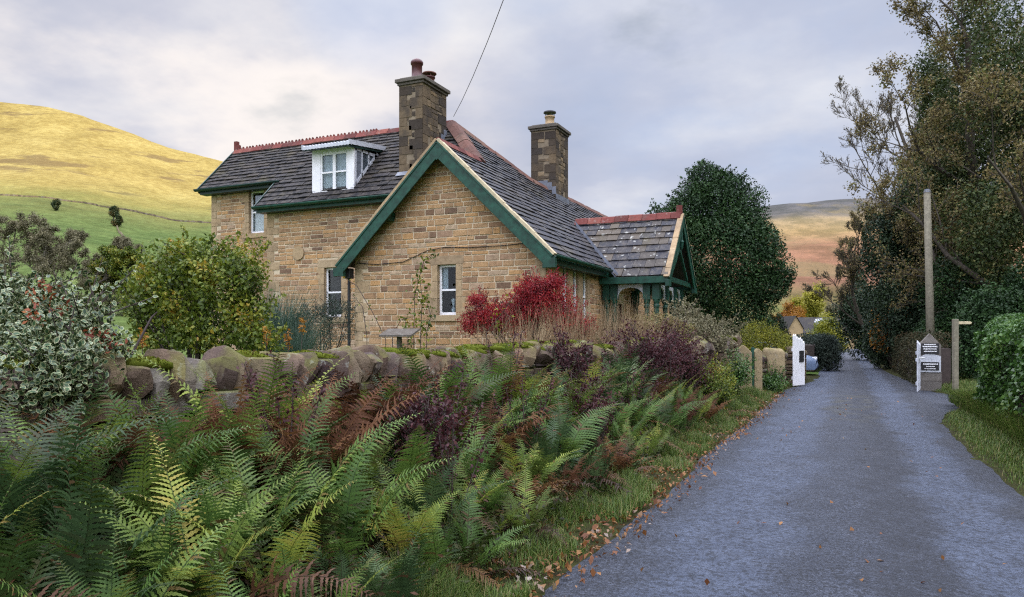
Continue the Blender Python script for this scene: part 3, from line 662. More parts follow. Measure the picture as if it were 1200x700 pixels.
c2 = chimney(-9.75, -8.87, 23.2, 24.35, 5.5, 8.55, 60, [(-9.3, 23.75, .17, .62, 'cowl', M['dress'])])
fl = MB()
for O, a, b_, sl in ((None, 0, 0, 0),):
    n6 = 6
    for i in range(n6): u0 = -9.75+.15*i; fl.box((u0, u0+.15), (23.165, 23.18), (zR(u0)+.0, zR(u0)+.26)) if u0 > -9.26 else fl.box((u0, u0+.15), (23.165, 23.18), (6.45, 6.85))
    fl.box((-8.85, -8.83), (23.15, 24.4), (zR(-8.85)-.02, zR(-8.85)+.16))
fl.build('flashing', M['lead'], c2)
fl = MB(); fl.fbox(Vector((0, 17.39, 6.09)), X_, Vector((0, -1, -1)).normalized(), Vector((0, -1, 1)).normalized(), (-11.3, -10.48), (-.02, .16), (.04, .055)); fl.box((-10.50, -10.488), (17.4, 18.7), (6.1, 6.12))
for i in range(8): fl.box((-10.500, -10.486), (17.40+.16*i, 17.56+.16*i), (zP(17.4+.16*i)+.0, zP(17.4+.16*i)+.30))
fl.build('flashing', M['lead'], c1)
# dormer
DU0, DU1, DV = -13.95, -12.50, 17.0
dm = MB(); dm.add([(u, v, z) for u in (DU0+.02, DU1-.02) for v, z in ((DV+.03, 5.55), (DV+.03, 6.9), (18.3, 6.9))], [(0, 1, 2), (5, 4, 3), (1, 4, 5, 2), (0, 2, 5, 3)])
cheek = dm.build('dormer', M['lead'], house)
Od = Vector((0, DV, 0)); f = MB(); D = (-.06, .0)
wa, wb, wc, wd_ = DU0+.30, DU1-.22, 5.70, 6.80
f.fbox(Od, X_, Z_, RF, (DU0, wa), (5.50, 6.92), D); f.fbox(Od, X_, Z_, RF, (wb, DU1), (5.50, 6.92), D); f.fbox(Od, X_, Z_, RF, (wa, wb), (5.5, wc), D); f.fbox(Od, X_, Z_, RF, (wa, wb), (wd_, 6.92), D)
f.fbox(Od, X_, Z_, RF, (DU0-.06, DU1+.06), (5.46, 5.52), (-.05, .10)); f.build('dormer_front', M['white'], cheek, bevel=.006)
for a, b_ in ((wa, (wa+wb)/2), ((wa+wb)/2, wb)): sash(Od, X_, RF, (a, b_, wc, wd_), .05, -.012, (.5,), (), [(0, 1, 0, 1)], house, 'dormer_window')
f = MB()
for y in (17.07, 17.36, 17.68, 18.0): f.fbox(Vector((DU1-.02, 0, 0)), Y_, Z_, X_, (y, y+.05), (zP(y)-.0, 6.9), (0, .025))
f.fbox(Vector((DU1-.02, 0, 0)), Y_, Z_, X_, (17.07, 18.28), (6.82, 6.9), (0, .025)); f.fbox(Vector((DU1-.02, 17.05, 5.78)), Vector((0, 1, 1)).normalized(), Vector((0, -1, 1)).normalized(), X_, (0, 1.6), (0, .08), (0, .025)); f.build('cheek_frame', M['offwhite'], cheek)
gp = MB()
for y0, y1 in ((17.41, 17.68), (17.73, 18.0)): gp.add([(DU1-.012, y0, zP(y0)+.1), (DU1-.012, y1, zP(y1)+.1), (DU1-.012, y1, 6.82), (DU1-.012, y0, 6.82)], [(0, 1, 2, 3)])
gp.build('pane', M['glass'], cheek)
rf = MB(); k = 60; x0, x1 = DU0-.10, DU1+.06; prof = [(x0+(x1-x0)*i/k, .018*math.sin(i*2*math.pi/4)) for i in range(k+1)]
vs = [Vector((x, v, z+dz)) for v, z in ((DV-.30, 6.98), (18.55, 7.20)) for x, dz in prof]; rf.add(vs, [(i, i+1, k+2+i, k+1+i) for i in range(k)])
vs = [Vector((x, DV-.30, 6.98+dz-o*(.10+.012*math.sin(i*1.57)))) for o in (0, 1) for i, (x, dz) in enumerate(prof)]; rf.add(vs, [(i, k+1+i, k+2+i, i+1) for i in range(k)])
vs = [Vector((x, v, z)) for v, z in ((DV-.29, 6.90), (18.45, 7.10)) for x in (x0+.02, x1-.02)]; rf.add(vs, [(0, 1, 3, 2)])
rf.beam((x1+.01, DV-.31, 6.955), (x1+.01, 18.55, 7.175), .03, .13); rf.beam((x0-.01, DV-.31, 6.955), (x0-.01, 18.55, 7.175), .03, .13)
rf.build('dormer_roof', M['offwhite'], cheek); mb = MB(); mb.beam((x1-.03, DV-.25, 6.86), (x1-.03, 18.4, 7.06), .05, .07); mb.beam((x0, DV-.26, 6.87), (x1, DV-.26, 6.87), .03, .04); mb.build('dormer_soffit', M['green_d'], cheek)
# porch
PV0, PV1, PR, PZ, PU = 19.7, 23.5, 21.6, 3.24, -4.35
exP, eyP, OP = X_, Vector((0, 1, 1)).normalized(), Vector((0, PV0, PZ)); uvz = lambda z: UE-(z-ZE)/K
porch = roof('porch_roof', OP, exP, eyP, [[(uvz(PZ), PV0, PZ), (PU, PV0, PZ), (PU, PR, PZ+1.9), (uvz(PZ+1.9), PR, PZ+1.9)]], M['slate_porch'], .36, (.24, .50), .034, 31)
exB, eyB = -X_, Vector((0, -1, 1)).normalized()
roof('porch_roof', Vector((0, PV1, PZ)), exB, eyB, [[(PU, PV1, PZ), (uvz(PZ), PV1, PZ), (uvz(PZ+1.9), PR, PZ+1.9), (PU, PR, PZ+1.9)]], M['slate_porch'], .36, (.24, .50), .034, 32)
mb = ridge_tiles('r', (-7.6, PR, PZ+1.9), (PU-.02, PR, PZ+1.9), M['clay'], w=.19, dip=.17, seed=9); mb.box((PU-.16, PU+.0), (PR-.05, PR+.05), (PZ+1.92, PZ+2.17), .4); mb.build('ridge_tiles', M['clay'], porch)
mb = MB(); mb.fbox(Vector((uvz(PZ), PV0, PZ)), (Vector((uvz(PZ+1.9), PR, PZ+1.9))-Vector((uvz(PZ), PV0, PZ))).normalized(), Vector((.7, -.2, .68)).normalized(), Vector((.5, -.5, .7)).normalized(), (0, 3.2), (-.07, .07), (.03, .045)); mb.build('valley_lead', M['lead'], porch)
barge(house, Vector((PU, PR, 0)), 0, PZ+1.9, 1.95, 1.0, .26, n=X_, ax=Y_, thick=.04)
mb = MB(); mb.fbox(Vector((0, PV0+.04, PZ-.02)), X_, Z_, RF, (-6.24, PU), (-.17, .01), (.0, .06)); mb.fbox(Vector((0, PV1-.04, PZ-.02)), X_, Z_, Y_, (-6.24, PU), (-.17, .01), (.0, .06)); mb.box((PU-.12, PU-.06), (PV0+.3, PV1-.3), (PZ-.12, PZ+.02))
mb.box((PU-.13, PU-.05), (PR-.045, PR+.045), (PZ+.8, PZ+1.75)); mb.lathe((PU-.02, PR, PZ+1.10), [(.0, -.22), (.035, -.2), (.05, -.12), (.06, -.02), (.075, .0), (.05, .06), (.04, .3)], 10)
for s in (1, -1): mb.beam((PU-.09, PR, PZ+.95), (PU-.09, PR+s*1.15, PZ+.05), .07, .10)
mb.build('porch_frame', M['green'], house, bevel=.006)
def post(u, v):
    mb = MB(); z0 = GZ+.35; mb.lathe((u, v, 0), [(.10, z0), (.10, z0+.12), (.075, z0+.14), (.085, z0+.2), (.068, z0+.25), (.072, 1.6), (.068, 2.38), (.085, 2.42), (.085, 2.46), (.07, 2.5), (.09, 2.56), (.10, 2.62)], 14); mb.box((u-.10, u+.10), (v-.10, v+.10), (2.62, 3.06)); return mb.build('porch_post', M['green'], house, False, .006)
for u, v in ((-6.12, 20.0), (-5.9, 20.0), (-4.98, 20.0), (-4.72, 20.0), (-4.72, 21.05), (-4.72, 22.15), (-4.72, 23.1), (-4.98, 23.1), (-6.12, 23.1)): post(u, v)
def arch(O, ex, x0, x1, n):
    k = 14; top = 3.05; vs = []; fs = []; mb = MB(); r = (x1-x0)/2
    for i in range(k+1):
        t = math.pi*i/k; x = (x0+x1)/2-r*math.cos(t); z = 2.66+.30*math.sin(t)**.8
        for zz, dd_ in ((top, .02), (z, .02), (top, -.02), (z, -.02)): vs.append(O+ex*x+Z_*zz+n*dd_)
    for i in range(k): a = 4*i; fs += [(a, a+1, a+5, a+4), (a+3, a+2, a+6, a+7), (a+1, a+3, a+7, a+5)]
    mb.add(vs, fs); return mb.build('porch_spandrel', M['offwhite'], house)
arch(Vector((0, 20.0, 0)), X_, -5.8, -5.08, RF); arch(Vector((-4.72, 0, 0)), Y_, 20.1, 20.95, X_); arch(Vector((-4.72, 0, 0)), Y_, 21.15, 22.05, X_); arch(Vector((-4.72, 0, 0)), Y_, 22.25, 23.0, X_)
mb = MB(); stones(mb, [(-6.25, GZ-.3), (-4.6, GZ-.3), (-4.6, GZ+.34), (-6.25, GZ+.34)], Vector((0, 19.92, 0)), X_, Z_, RF, (.1, .17), (.2, .4), .014, .012, (), 5); mb.box((-6.25, -4.6), (19.922, 20.1), (GZ-.3, GZ+.34)); mb.build('porch_plinth', M['wall'], house)
# ------------------------------------------------------------------ the garden wall
WA, WB = 2.0, 20.2
pw = lambda v, z=0: Vector((uw(v), v, z))
wd = (pw(WB)-pw(WA)).normalized(); wn_ = wd.cross(Z_).normalized()      # wn_ points to the road
wlen = (pw(WB)-pw(WA)).length
wall_t = thing('dry_stone_wall', 'long dry stone garden wall with rounded lichen-spotted cope stones, running from the holly to the gateposts', 'wall', pw((WA+WB)/2, .2))
def wtop(s): return 1.14+.008*s+.02*math.sin(s*1.1)
mb = MB(); mb.fbox(pw(WA)-wn_*.04, wd, Z_, -wn_, (0, wlen), (-.1, 1.22), (0, .46)); core = mb.build('wall_core', M['bank'], wall_t)
st = MB(); stones(st, [(0, .02), (wlen, .02), (wlen, 1.30), (0, 1.22)], pw(WA)-wn_*.05, wd, Z_, wn_, (.09, .20), (.2, .55), .03, .05, (), 77, .03, .012); st.build('wall_stones', M['field'], wall_t)
st = MB(); stones(st, [(-wlen, .5), (0, .5), (0, 1.22), (-wlen, 1.30)], pw(WA)-wn_*.49, -wd, Z_, -wn_, (.09, .20), (.2, .55), .03, .05, (), 78, .03, .012); st.build('wall_stones', M['field'], wall_t)
def rock(c, ax, ay, az, rx, ry, rz, seed, nu=26, nv=16):
    vs, fs = lump(Vector((0, 0, 0)), X_, Y_, Z_, 1, 1, 1, seed, nu, nv, .10, boxy=.42); g = random.Random(seed+.5); cuts = []
    for _ in range(17):
        nn = Vector((g.gauss(0, 1), g.gauss(0, 1), g.gauss(0, .8))).normalized(); cuts.append((nn, g.uniform(.70, .98)))
    out = []
    for p in vs:
        for nn, cc in cuts:
            q = p.dot(nn)
            if q > cc: p = p-nn*(q-cc)*.93
        out.append(c+ax*p.x*rx+ay*p.y*ry+az*p.z*rz)
    return out, fs
def lump(c, ax, ay, az, rx, ry, rz, seed, nu=14, nv=9, rough=.1, flat=.0, boxy=.6):
    g = random.Random(seed); ph = [g.uniform(0, 6.28) for _ in range(8)]; vs = []; fs = []
    sg = lambda x: math.copysign(abs(x)**boxy, x)
    for j in range(nv+1):
        th = math.pi*j/nv
        for i in range(nu):
            a = 2*math.pi*i/nu; x, y, z = sg(math.sin(th))*sg(math.cos(a)), sg(math.sin(th))*sg(math.sin(a)), sg(math.cos(th))
            k = 1+rough*(math.sin(3*x+ph[0]+2*z)+math.sin(4*y+ph[1]-2*x)+math.sin(5*z+ph[2]+3*y)*.6+.5*math.sin(9*x+7*y+ph[3])+.35*math.sin(13*z+11*x+ph[4])+.28*math.sin(17*y-9*z+ph[5])+.2*math.sin(27*x+21*z+ph[6]))*.5
            vs.append(c+ax*x*rx*k+ay*y*ry*k+az*z*rz*k)
    for j in range(nv):
        for i in range(nu): fs.append((j*nu+i, j*nu+(i+1) % nu, (j+1)*nu+(i+1) % nu, (j+1)*nu+i))
    return vs, fs
g = random.Random(5); s = 0; mosspts = []
while s < wlen-.1:
    w = g.uniform(.11, .215) if s < 5 else g.uniform(.19, .30) if s < 10 else g.uniform(.26, .38); h = g.uniform(.26, .35); lean = g.uniform(.15, .65)
    az = (Z_+wd*lean+wn_*g.uniform(-.06, .06)).normalized(); ax = (wd-az*wd.dot(az)).normalized(); ay = az.cross(ax)
    c = pw(WA)+wd*(s+w/2)-wn_*(.25+g.uniform(-.03, .03))+Z_*(wtop(s)+h*.40)
    vs, fs = rock(c, ax, ay, az, w*.62, g.uniform(.28, .35), h*.62, g.random()*1000)
    mb = MB(); mb.add(vs, fs, g.random()); co_ = mb.build('cope_stone', M['field'], wall_t, True); co_.data.set_sharp_from_angle(angle=R(26)); top = c+az*h*.50
    sv = s+WA
    if g.random() < (.85 if 6.0 < sv < 9.5 else .6 if sv > 9 else .3): mosspts.append((top, ax, ay, az, w))
    s += w*.86
def leaf_arrays(Pt, Nn, D, size, asp=.5, fold=.12):
    Pt = np.asarray(Pt); Nn = np.asarray(Nn); D = np.asarray(D); size = np.asarray(size)[:, None]
    D = D/np.maximum(1e-6, np.linalg.norm(D, axis=1, keepdims=True)); Sd = np.cross(Nn, D); Sd /= np.maximum(1e-6, np.linalg.norm(Sd, axis=1, keepdims=True)); Nn = np.cross(D, Sd)
    a = Pt-D*size*.5; b_ = Pt+Sd*size*asp*.5+Nn*size*fold; c = Pt+D*size*.5; d = Pt-Sd*size*asp*.5+Nn*size*fold
    V = np.stack([a, d, c, b_], 1).reshape(-1, 3); F = np.arange(len(Pt)*4).reshape(-1, 4); return V, F
def unit(rg, n): v = rg.normal(size=(n, 3)); return v/np.linalg.norm(v, axis=1, keepdims=True)
for top, ax, ay, az, w in mosspts:
    rg = np.random.default_rng(int(abs(top.y)*1000)); n = 420
    mb = MB(); vs, fs = lump(top-az*.025, ax, ay, az, w*.5, .22, .05, g.random()*99, 14, 8, .16, boxy=.9); mb.add(vs, fs, .3); mo = mb.build('moss', M['moss'], wall_t, True)
    q = unit(rg, n); q[:, 2] = np.abs(q[:, 2]); B = np.array([ax, ay, az]); Pt = (q*np.array([w*.52, .23, .055]))@B+np.array(top-az*.02)
    V, F = leaf_arrays(Pt, unit(rg, n), q@B+unit(rg, n)*.5, rg.uniform(.012, .028, n), .5)
    npmesh('moss_tuft', V, F, M['moss'], mo, {'rnd': np.clip(.5+rg.normal(size=n)*.25, 0, 1)})

# ------------------------------------------------------------------ gateposts, gates, low wall
def slab_post(name, label, c, w, d, h, seed, group, pointed=True, rot=0):
    t = thing(name, label, 'gatepost', c, group); ex = Vector((math.cos(rot), math.sin(rot), 0)); ey = Z_.cross(ex); g = random.Random(seed)
    mb = MB(); pr = [(-w/2, -.1), (w/2, -.1), (w/2*.98, h-w*.42), (w*.06, h), (-w*.06, h), (-w/2*.98, h-w*.42)]
    mb.prism(pr, Vector(c), ex, Z_, ey, -d/2, d/2, g.random()); mb.build('post_slab', M['gate_stone'], t, bevel=.02); return t
slab_post('stone_gatepost', 'broad pointed sandstone gatepost at the end of the mossy wall, left of the pair', P(870.5, 466, 19.9)*1, .45, .22, 1.40, 1, 'pointed stone gateposts', rot=R(14))
slab_post('stone_gatepost', 'narrow sandstone gatepost on the lane side of the pair, right of the green gate edge', P(887.5, 466, 20.3)*1, .21, .40, 1.34, 2, 'pointed stone gateposts', rot=R(14))
gp_ = P(882.0, 466, 20.0); t = thing('green_gate', 'narrow green iron gate standing edge-on between the pointed gateposts', 'gate', (gp_.x, gp_.y, .02)); mb = MB()
gd = (FWD*.96+RGT*.395).normalized(); gs = gd.cross(Z_)
mb.fbox(Vector((gp_.x, gp_.y, 0)), gs, Z_, gd, (-.035, .035), (.05, 1.32), (-.03, .03)); mb.build('gate_stile', M['green'], t, bevel=.005); mb = MB(); mb.fbox(Vector((gp_.x, gp_.y, 0)), gs, Z_, gd, (-.035, .035), (.05, 1.28), (.85, .90)); mb.build('gate_stile', M['green'], t, bevel=.005)
mb = MB()
for z in (.2, .7, 1.2): mb.fbox(Vector((gp_.x, gp_.y, 0)), gs, Z_, gd, (-.015, .015), (z-.02, z+.02), (.03, .85))
for i in range(7): mb.fbox(Vector((gp_.x, gp_.y, 0)), gs, Z_, gd, (-.009, .009), (.2, 1.25), (.1+.11*i, .118+.11*i))
mb.build('gate_bars', M['green'], t)
f0, f1 = P(839, 440, 20.6), P(858, 440, 20.4); t = thing('green_railings', 'short green iron garden railings behind the dry grass, beside the pointed gateposts', 'railings', (f0.x, f0.y, .5)); rd = (Vector((f1.x, f1.y, 0))-Vector((f0.x, f0.y, 0))); rl = rd.length; rd.normalize(); rs = rd.cross(Z_); mb = MB()
Of0 = Vector((f0.x, f0.y, 0))
for x in (0, rl*.52, rl): mb.fbox(Of0, rd, Z_, rs, (x-.05, x+.05), (.5, 1.40), (-.02, .02))
mb.build('railing_posts', M['green'], t); mb = MB()
for z in (.9, 1.28): mb.fbox(Of0, rd, Z_, rs, (-.1, rl+.1), (z-.03, z+.03), (-.045, -.022))
for i in range(9): x = -.05+i*(rl+.1)/8; mb.tube([Of0+rd*x+Z_*.5-rs*.03, Of0+rd*x+Z_*1.33-rs*.03], .008, 5)
mb.build('railing_bars', M['green'], t)
def rough_wall(name, label, a, b, h0, h1, th, seed, cope=True, mat='field'):
    a = Vector(a); b = Vector(b); d = (b-a); d.z = 0; l = d.length; d.normalize(); n = d.cross(Z_); t = thing(name, label, 'wall', (a+b)/2)
    mb = MB(); mb.prism([(0, -.2), (l, -.2), (l, h1-.03), (0, h0-.03)], a-n*.03, d, Z_, n, -th+.06, 0); mb.build('wall_core', M['bank'], t)
    st = MB(); stones(st, [(0, -.05), (l, -.05), (l, h1), (0, h0)], a-n*.04, d, Z_, n, (.09, .19), (.18, .45), .025, .045, (), seed, .025, .012); stones(st, [(-l, -.05), (0, -.05), (0, h0), (-l, h1)], a-n*(th-.04), -d, Z_, -n, (.09, .19), (.18, .45), .025, .045, (), seed+1, .025, .012)
    stones(st, [(-th, -.05), (0, -.05), (0, h0), (-th, h0)], a, n, Z_, -d, (.09, .19), (.2, .4), .025, .04, (), seed+2, .025, .012)
    st.build('wall_stones', M[mat], t)
    if cope:
        g = random.Random(seed); s = 0; mb = MB()
        while s < l: w = g.uniform(.16, .3); hh = h0+(h1-h0)*s/l; vs, fs = lump(a+d*(s+w/2)-n*th/2+Z_*(hh+.07), d, n, Z_, w*.55, th*.55, .12, g.random()*100, 14, 8, .1); mb.add(vs, fs, g.random()); s += w*.95
        mb.build('cope_stones', M[mat], t, True)
    return t
rough_wall('low_stone_wall', 'low mossy stone wall between the gateposts and the white gate', (-2.42, 21.3, .1), (-1.75, 24.9, .1), .75, .85, .4, 31)
rough_wall('low_stone_wall', 'short rough stone wall just beyond the white gate, beside the parked car', (-1.48, 26.2, .1), (-1.36, 29.4, .1), 1.0, .82, .4, 34)
mb = MB(); vs, fs = lump(P(907, 425, 21.8), RGT, FWD, Z_, .28, .25, .42, 3, 14, 10, .06, boxy=.35); mb.add(vs, fs, .6); tag(mb.build('stone_block', M['gate_stone'], None, True), 'square buff stone block behind the low mossy wall, under the yellow-green bush', 'stone')
# white gate on the left, standing open along the lane
hA, hB = Vector((-1.56, 25.0, 0)), Vector((-1.26, 25.75, 0)); d = (hB-hA).normalized(); n = d.cross(Z_); ln = (hB-hA).length
t = thing('white_board_gate', 'white painted board gate with a wavy top standing open beyond the low mossy wall', 'gate', (hA+hB)/2+Z_*.05); k = 7
for i in range(k):
    x0, x1 = ln*i/k, ln*(i+1)/k; top = 1.66-.20*(i/(k-1))+.03*math.sin(i*1.9); mb = MB(); mb.prism([(x0+.003, .06), (x1-.003, .06), (x1-.003, top-.03), ((x0+x1)/2, top+.03), (x0+.003, top-.03)], hA, d, Z_, n, -.012, .012); mb.build('board', M['white'], t)
mb = MB()
for z in (.3, 1.2): mb = MB(); mb.fbox(hA, d, Z_, n, (.01, ln-.01), (z-.05, z+.05), (-.05, -.014)); mb.build('rail', M['white'], t)
mb = MB(); mb.fbox(hA, d, Z_, n, (ln*.50, ln*.86), (.80, 1.16), (.014, .04)); mb.build('letter_plate', M['iron'], t)
# white gate on the right, seen nearly edge-on by the sign pier
hA, hB = Vector((1.96, 24.9, 0)), Vector((1.80, 23.75, 0)); d = (hB-hA).normalized(); n = d.cross(Z_); ln = (hB-hA).length
t = thing('white_picket_gate', 'white picket gate standing open edge-on beside the stone sign pier', 'gate', (hA+hB)/2+Z_*.05); k = 8
for i in range(k):
    x0 = ln*i/(k-1)-.04; top = 1.50-.10*abs(i-7)/7; mb = MB(); mb.prism([(x0, .06), (x0+.08, .06), (x0+.08, top-.06), (x0+.04, top), (x0, top-.06)], hA, d, Z_, n, -.010, .010); mb.build('picket', M['offwhite'], t)
mb = MB()
for z in (.28, .95, 1.15): mb = MB(); mb.fbox(hA, d, Z_, n, (0, ln), (z-.045, z+.045), (.012, .045)); mb.build('rail', M['offwhite'], t)
mb = MB(); mb.tube([Vector((1.84, 24.2, .99)), Vector((2.05, 24.7, .99))], .02, 6); mb.build('latch_bar', M['white'], t)
# sign pier
pc = Vector((2.22, 25.0, 0)); ex = X_; t = thing('stone_sign_pier', 'pointed grey stone pier carrying two dark lettered notice boards, left of the footpath post', 'pier', pc+Z_*.02)
mb = MB(); z = 0
for h in (.30, .29, .02): mb.box((pc.x-.30, pc.x+.30), (pc.y, pc.y+.4), (z, z+h-.008), .3+z); z += h
mb.prism([(-.29, .60), (.29, .60), (.29, 1.36), (.0, 1.70), (-.29, 1.36)], pc, ex, Z_, -Y_, -.38, -.02, .7); mb.build('pier_stone', M['pier'], t, bevel=.015)
fr = MB(); fr.fbox(pc, ex, Z_, -Y_, (-.28, .28), (.56, .92), (.0, .03)); fr.prism([(-.28, .92), (.28, .92), (.28, 1.03), (.12, 1.09), (.0, 1.105), (-.12, 1.09), (-.28, 1.0)], pc, ex, Z_, -Y_, 0, .03); fr.build('notice_frame', M['offwhite'], t, bevel=.006)
g = random.Random(4)
def board(z0, z1, lines):
    b = MB(); b.fbox(pc, ex, Z_, -Y_, (-.23, .23), (z0, z1), (.032, .05)); bo = b.build('notice_board', M['iron'], t); w = MB()
    for zc, a, c, hh in lines:
        x = a
        while x < c: x1 = min(c, x+g.uniform(.018, .05)); w.fbox(pc, ex, Z_, -Y_, (x, x1), (zc-hh*g.uniform(.7, 1), zc+hh), (.051, .054)); x = x1+.006
    w.build('lettering', M['white'], bo)
board(1.10, 1.41, [(1.375, -.15, .15, .016), (1.315, -.19, .19, .019), (1.245, -.17, .17, .014), (1.175, -.16, .18, .014)])
board(.62, .86, [(.80, -.18, .20, .018), (.73, -.10, .12, .013), (.665, -.14, .15, .011)])
# fingerpost
fp = P(1119.5, 461, 21.1); t = thing('footpath_fingerpost', 'weathered timber footpath post with one pale arm pointing right, in front of the dark bushes', 'fingerpost', (fp.x, fp.y, .1)); fx = RGT
mb = MB(); mb.fbox(Vector((fp.x, fp.y, 0)), fx, Z_, -FWD, (-.065, .065), (-.1, 2.10), (-.065, .065)); mb.build('post', M['wood'], t, bevel=.012)
mb = MB(); mb.prism([(.066, 1.96), (.42, 1.96), (.47, 2.0), (.42, 2.04), (.066, 2.04)], Vector((fp.x, fp.y, 0)), fx, Z_, -FWD, -.015, .02); mb.build('finger', M['cream'], t, bevel=.004)
# utility pole and the overhead wire
up = P(1091.5, 450, 27.2); t = thing('utility_pole', 'tall lichened timber utility pole rising in front of the autumn trees, behind the sign pier', 'pole', (up.x, up.y, .05))
mb = MB(); mb.tube([Vector((up.x, up.y, -.2)), Vector((up.x-.06, up.y, 3.2)), Vector((up.x-.14, up.y, 6.95))], [.15, .135, .115], 14); mb.build('pole', M['wood'], t, True)
mb = MB(); mb.tube([Vector((up.x-.14, up.y, 6.9)), Vector((up.x-.142, up.y, 7.02))], [.125, .09], 14); mb.build('pole_cap', M['lead'], t)
mb = MB(); a = Vector((-10.5, 19.1, 8.05)); b = P(577, 0, 14.2); dd_ = b-a
mb.tube([a+dd_*x-Z_*(.35*(x*(2.6-x))) for x in (0, .3, .6, .9, 1.0, 1.3, 1.7, 2.2, 2.6)], .007, 6); tag(mb.build('overhead_wire', M['iron']), 'thin dark overhead wire rising from the cottage roof ridge into the sky', 'wire')

# ------------------------------------------------------------------ parked car (mostly behind the wall)
paint = plain('silver_blue_car_paint', (.16, .22, .34), .25, .1, 2, .0, .6); rubber = plain('tyre_rubber', (.02, .02, .02), .8)
cc = Vector((-3.2, 33.4, 0)); t = thing('parked_car', 'silver-blue car parked beyond the short rough wall, nose towards the lane', 'car', cc+Z_*.02)
prof = [(2.05, .30, .78, .62), (1.98, .26, .86, .74), (1.5, .24, .88, .86), (.75, .24, .88, .98), (.05, .24, .80, 1.38), (-.9, .24, .78, 1.46), (-1.6, .24, .80, 1.30), (-2.0, .26, .84, .95), (-2.08, .34, .80, .70)]
mb = MB(); vs = []
for x, zb0, hw_, zt in prof:
    wst = min(zt, .95); ring = [(-hw_*.92, zb0), (-hw_, .5), (-hw_, wst*.93), (-hw_*(.93 if zt < 1 else .74), zt*.985), (0, zt+.02), (hw_*(.93 if zt < 1 else .74), zt*.985), (hw_, wst*.93), (hw_, .5), (hw_*.92, zb0)]
    vs += [cc+X_*x+Y_*y+Z_*z for y, z in ring]
k = 9; fs = [(i*k+j, i*k+j+1, (i+1)*k+j+1, (i+1)*k+j) for i in range(len(prof)-1) for j in range(k-1)]+[tuple(range(k)), tuple((len(prof)-1)*k+j for j in range(k))]; mb.add(vs, fs)
bo = mb.build('body', paint, t, True)
mb = MB(); mb.add([cc+Vector(p) for p in ((.74, -.66, 1.01), (.74, .66, 1.01), (.10, .56, 1.37), (.10, -.56, 1.37))], [(0, 1, 2, 3)]); mb.build('windscreen', M['iron'], t)
for s in (-1, 1):
    mb = MB(); mb.add([cc+Vector(p) for p in ((.55, s*.80, .98), (-1.6, s*.80, .98), (-1.2, s*.64, 1.36), (.05, s*.66, 1.34))], [(0, 1, 2, 3)]); mb.build('side_window', M['iron'], t)
    mb = MB(); vs, fs = lump(cc+Vector((1.93, s*.62, .68)), X_, Y_, Z_, .12, .17, .08, 3, 12, 8, .0); mb.add(vs, fs); mb.build('headlight', M['white'], t, True)
    for x in (1.3, -1.3):
        mb = MB(); q = [cc+Vector((x, s*.72, .32)), cc+Vector((x, s*.90, .32))]; mb.tube(q, .32, 20); wo = mb.build('wheel', rubber, t); mb = MB(); mb.tube([cc+Vector((x, s*.895, .32)), cc+Vector((x, s*.915, .32))], .20, 16); mb.build('rim', M['lead'], wo)
mb = MB(); mb.box((cc.x+2.0, cc.x+2.09), (cc.y-.7, cc.y+.7), (.34, .46)); mb.build('bumper', paint, t, bevel=.02)

# ------------------------------------------------------------------ cottage at the end of the lane
fc = P(933, 392, 98); fc.z = 0; t = thing('far_cottage', 'distant stone house with dark slate roof and pale dormer at the lane end', 'house', fc)
A2 = RGT; B2 = FWD
mb = MB(); sc_ = 98/870
px = lambda x: (x-933)*sc_
mb.prism([(px(924), -1), (px(941), -1), (px(941), 1.6+10*sc_), (px(932.5), 1.6+24*sc_), (px(924), 1.6+10*sc_)], fc, A2, Z_, B2, 0, 5); mb.prism([(px(941), -1), (px(1010), -1), (px(1010), 1.6+3*sc_), (px(941), 1.6+3*sc_)], fc, A2, Z_, B2, 1.5, 7); mb.build('wall', M['dress'], t)
mb = MB(); mb.add([fc+A2*px(x)+B2*y+Z_*z for y, z in ((1.2, 1.6+2.5*sc_), (4.5, 1.6+24*sc_)) for x in (938, 1012)], [(0, 1, 3, 2)]); mb.add([fc+A2*px(x)+B2*y+Z_*z for y in (-.2, 5) for x, z in ((923, 1.6+9*sc_), (932.5, 1.6+25*sc_), (942, 1.6+9*sc_))], [(0, 1, 4, 3), (1, 2, 5, 4)]); mb.build('roof', M['slate'], t)
mb = MB(); mb.prism([(px(967), 1.6+13*sc_), (px(975), 1.6+13*sc_), (px(975), 1.6+18*sc_), (px(971), 1.6+22*sc_), (px(967), 1.6+18*sc_)], fc, A2, Z_, B2, 2.0, 4.2); mb.build('dormer', M['offwhite'], t)
for x in (951, 962, 985, 994):
    mb = MB(); mb.fbox(fc, A2, Z_, B2, (px(x), px(x+5)), (1.6-9*sc_, 1.6-1*sc_), (1.42, 1.49)); mb.build('window', M['offwhite'], t)
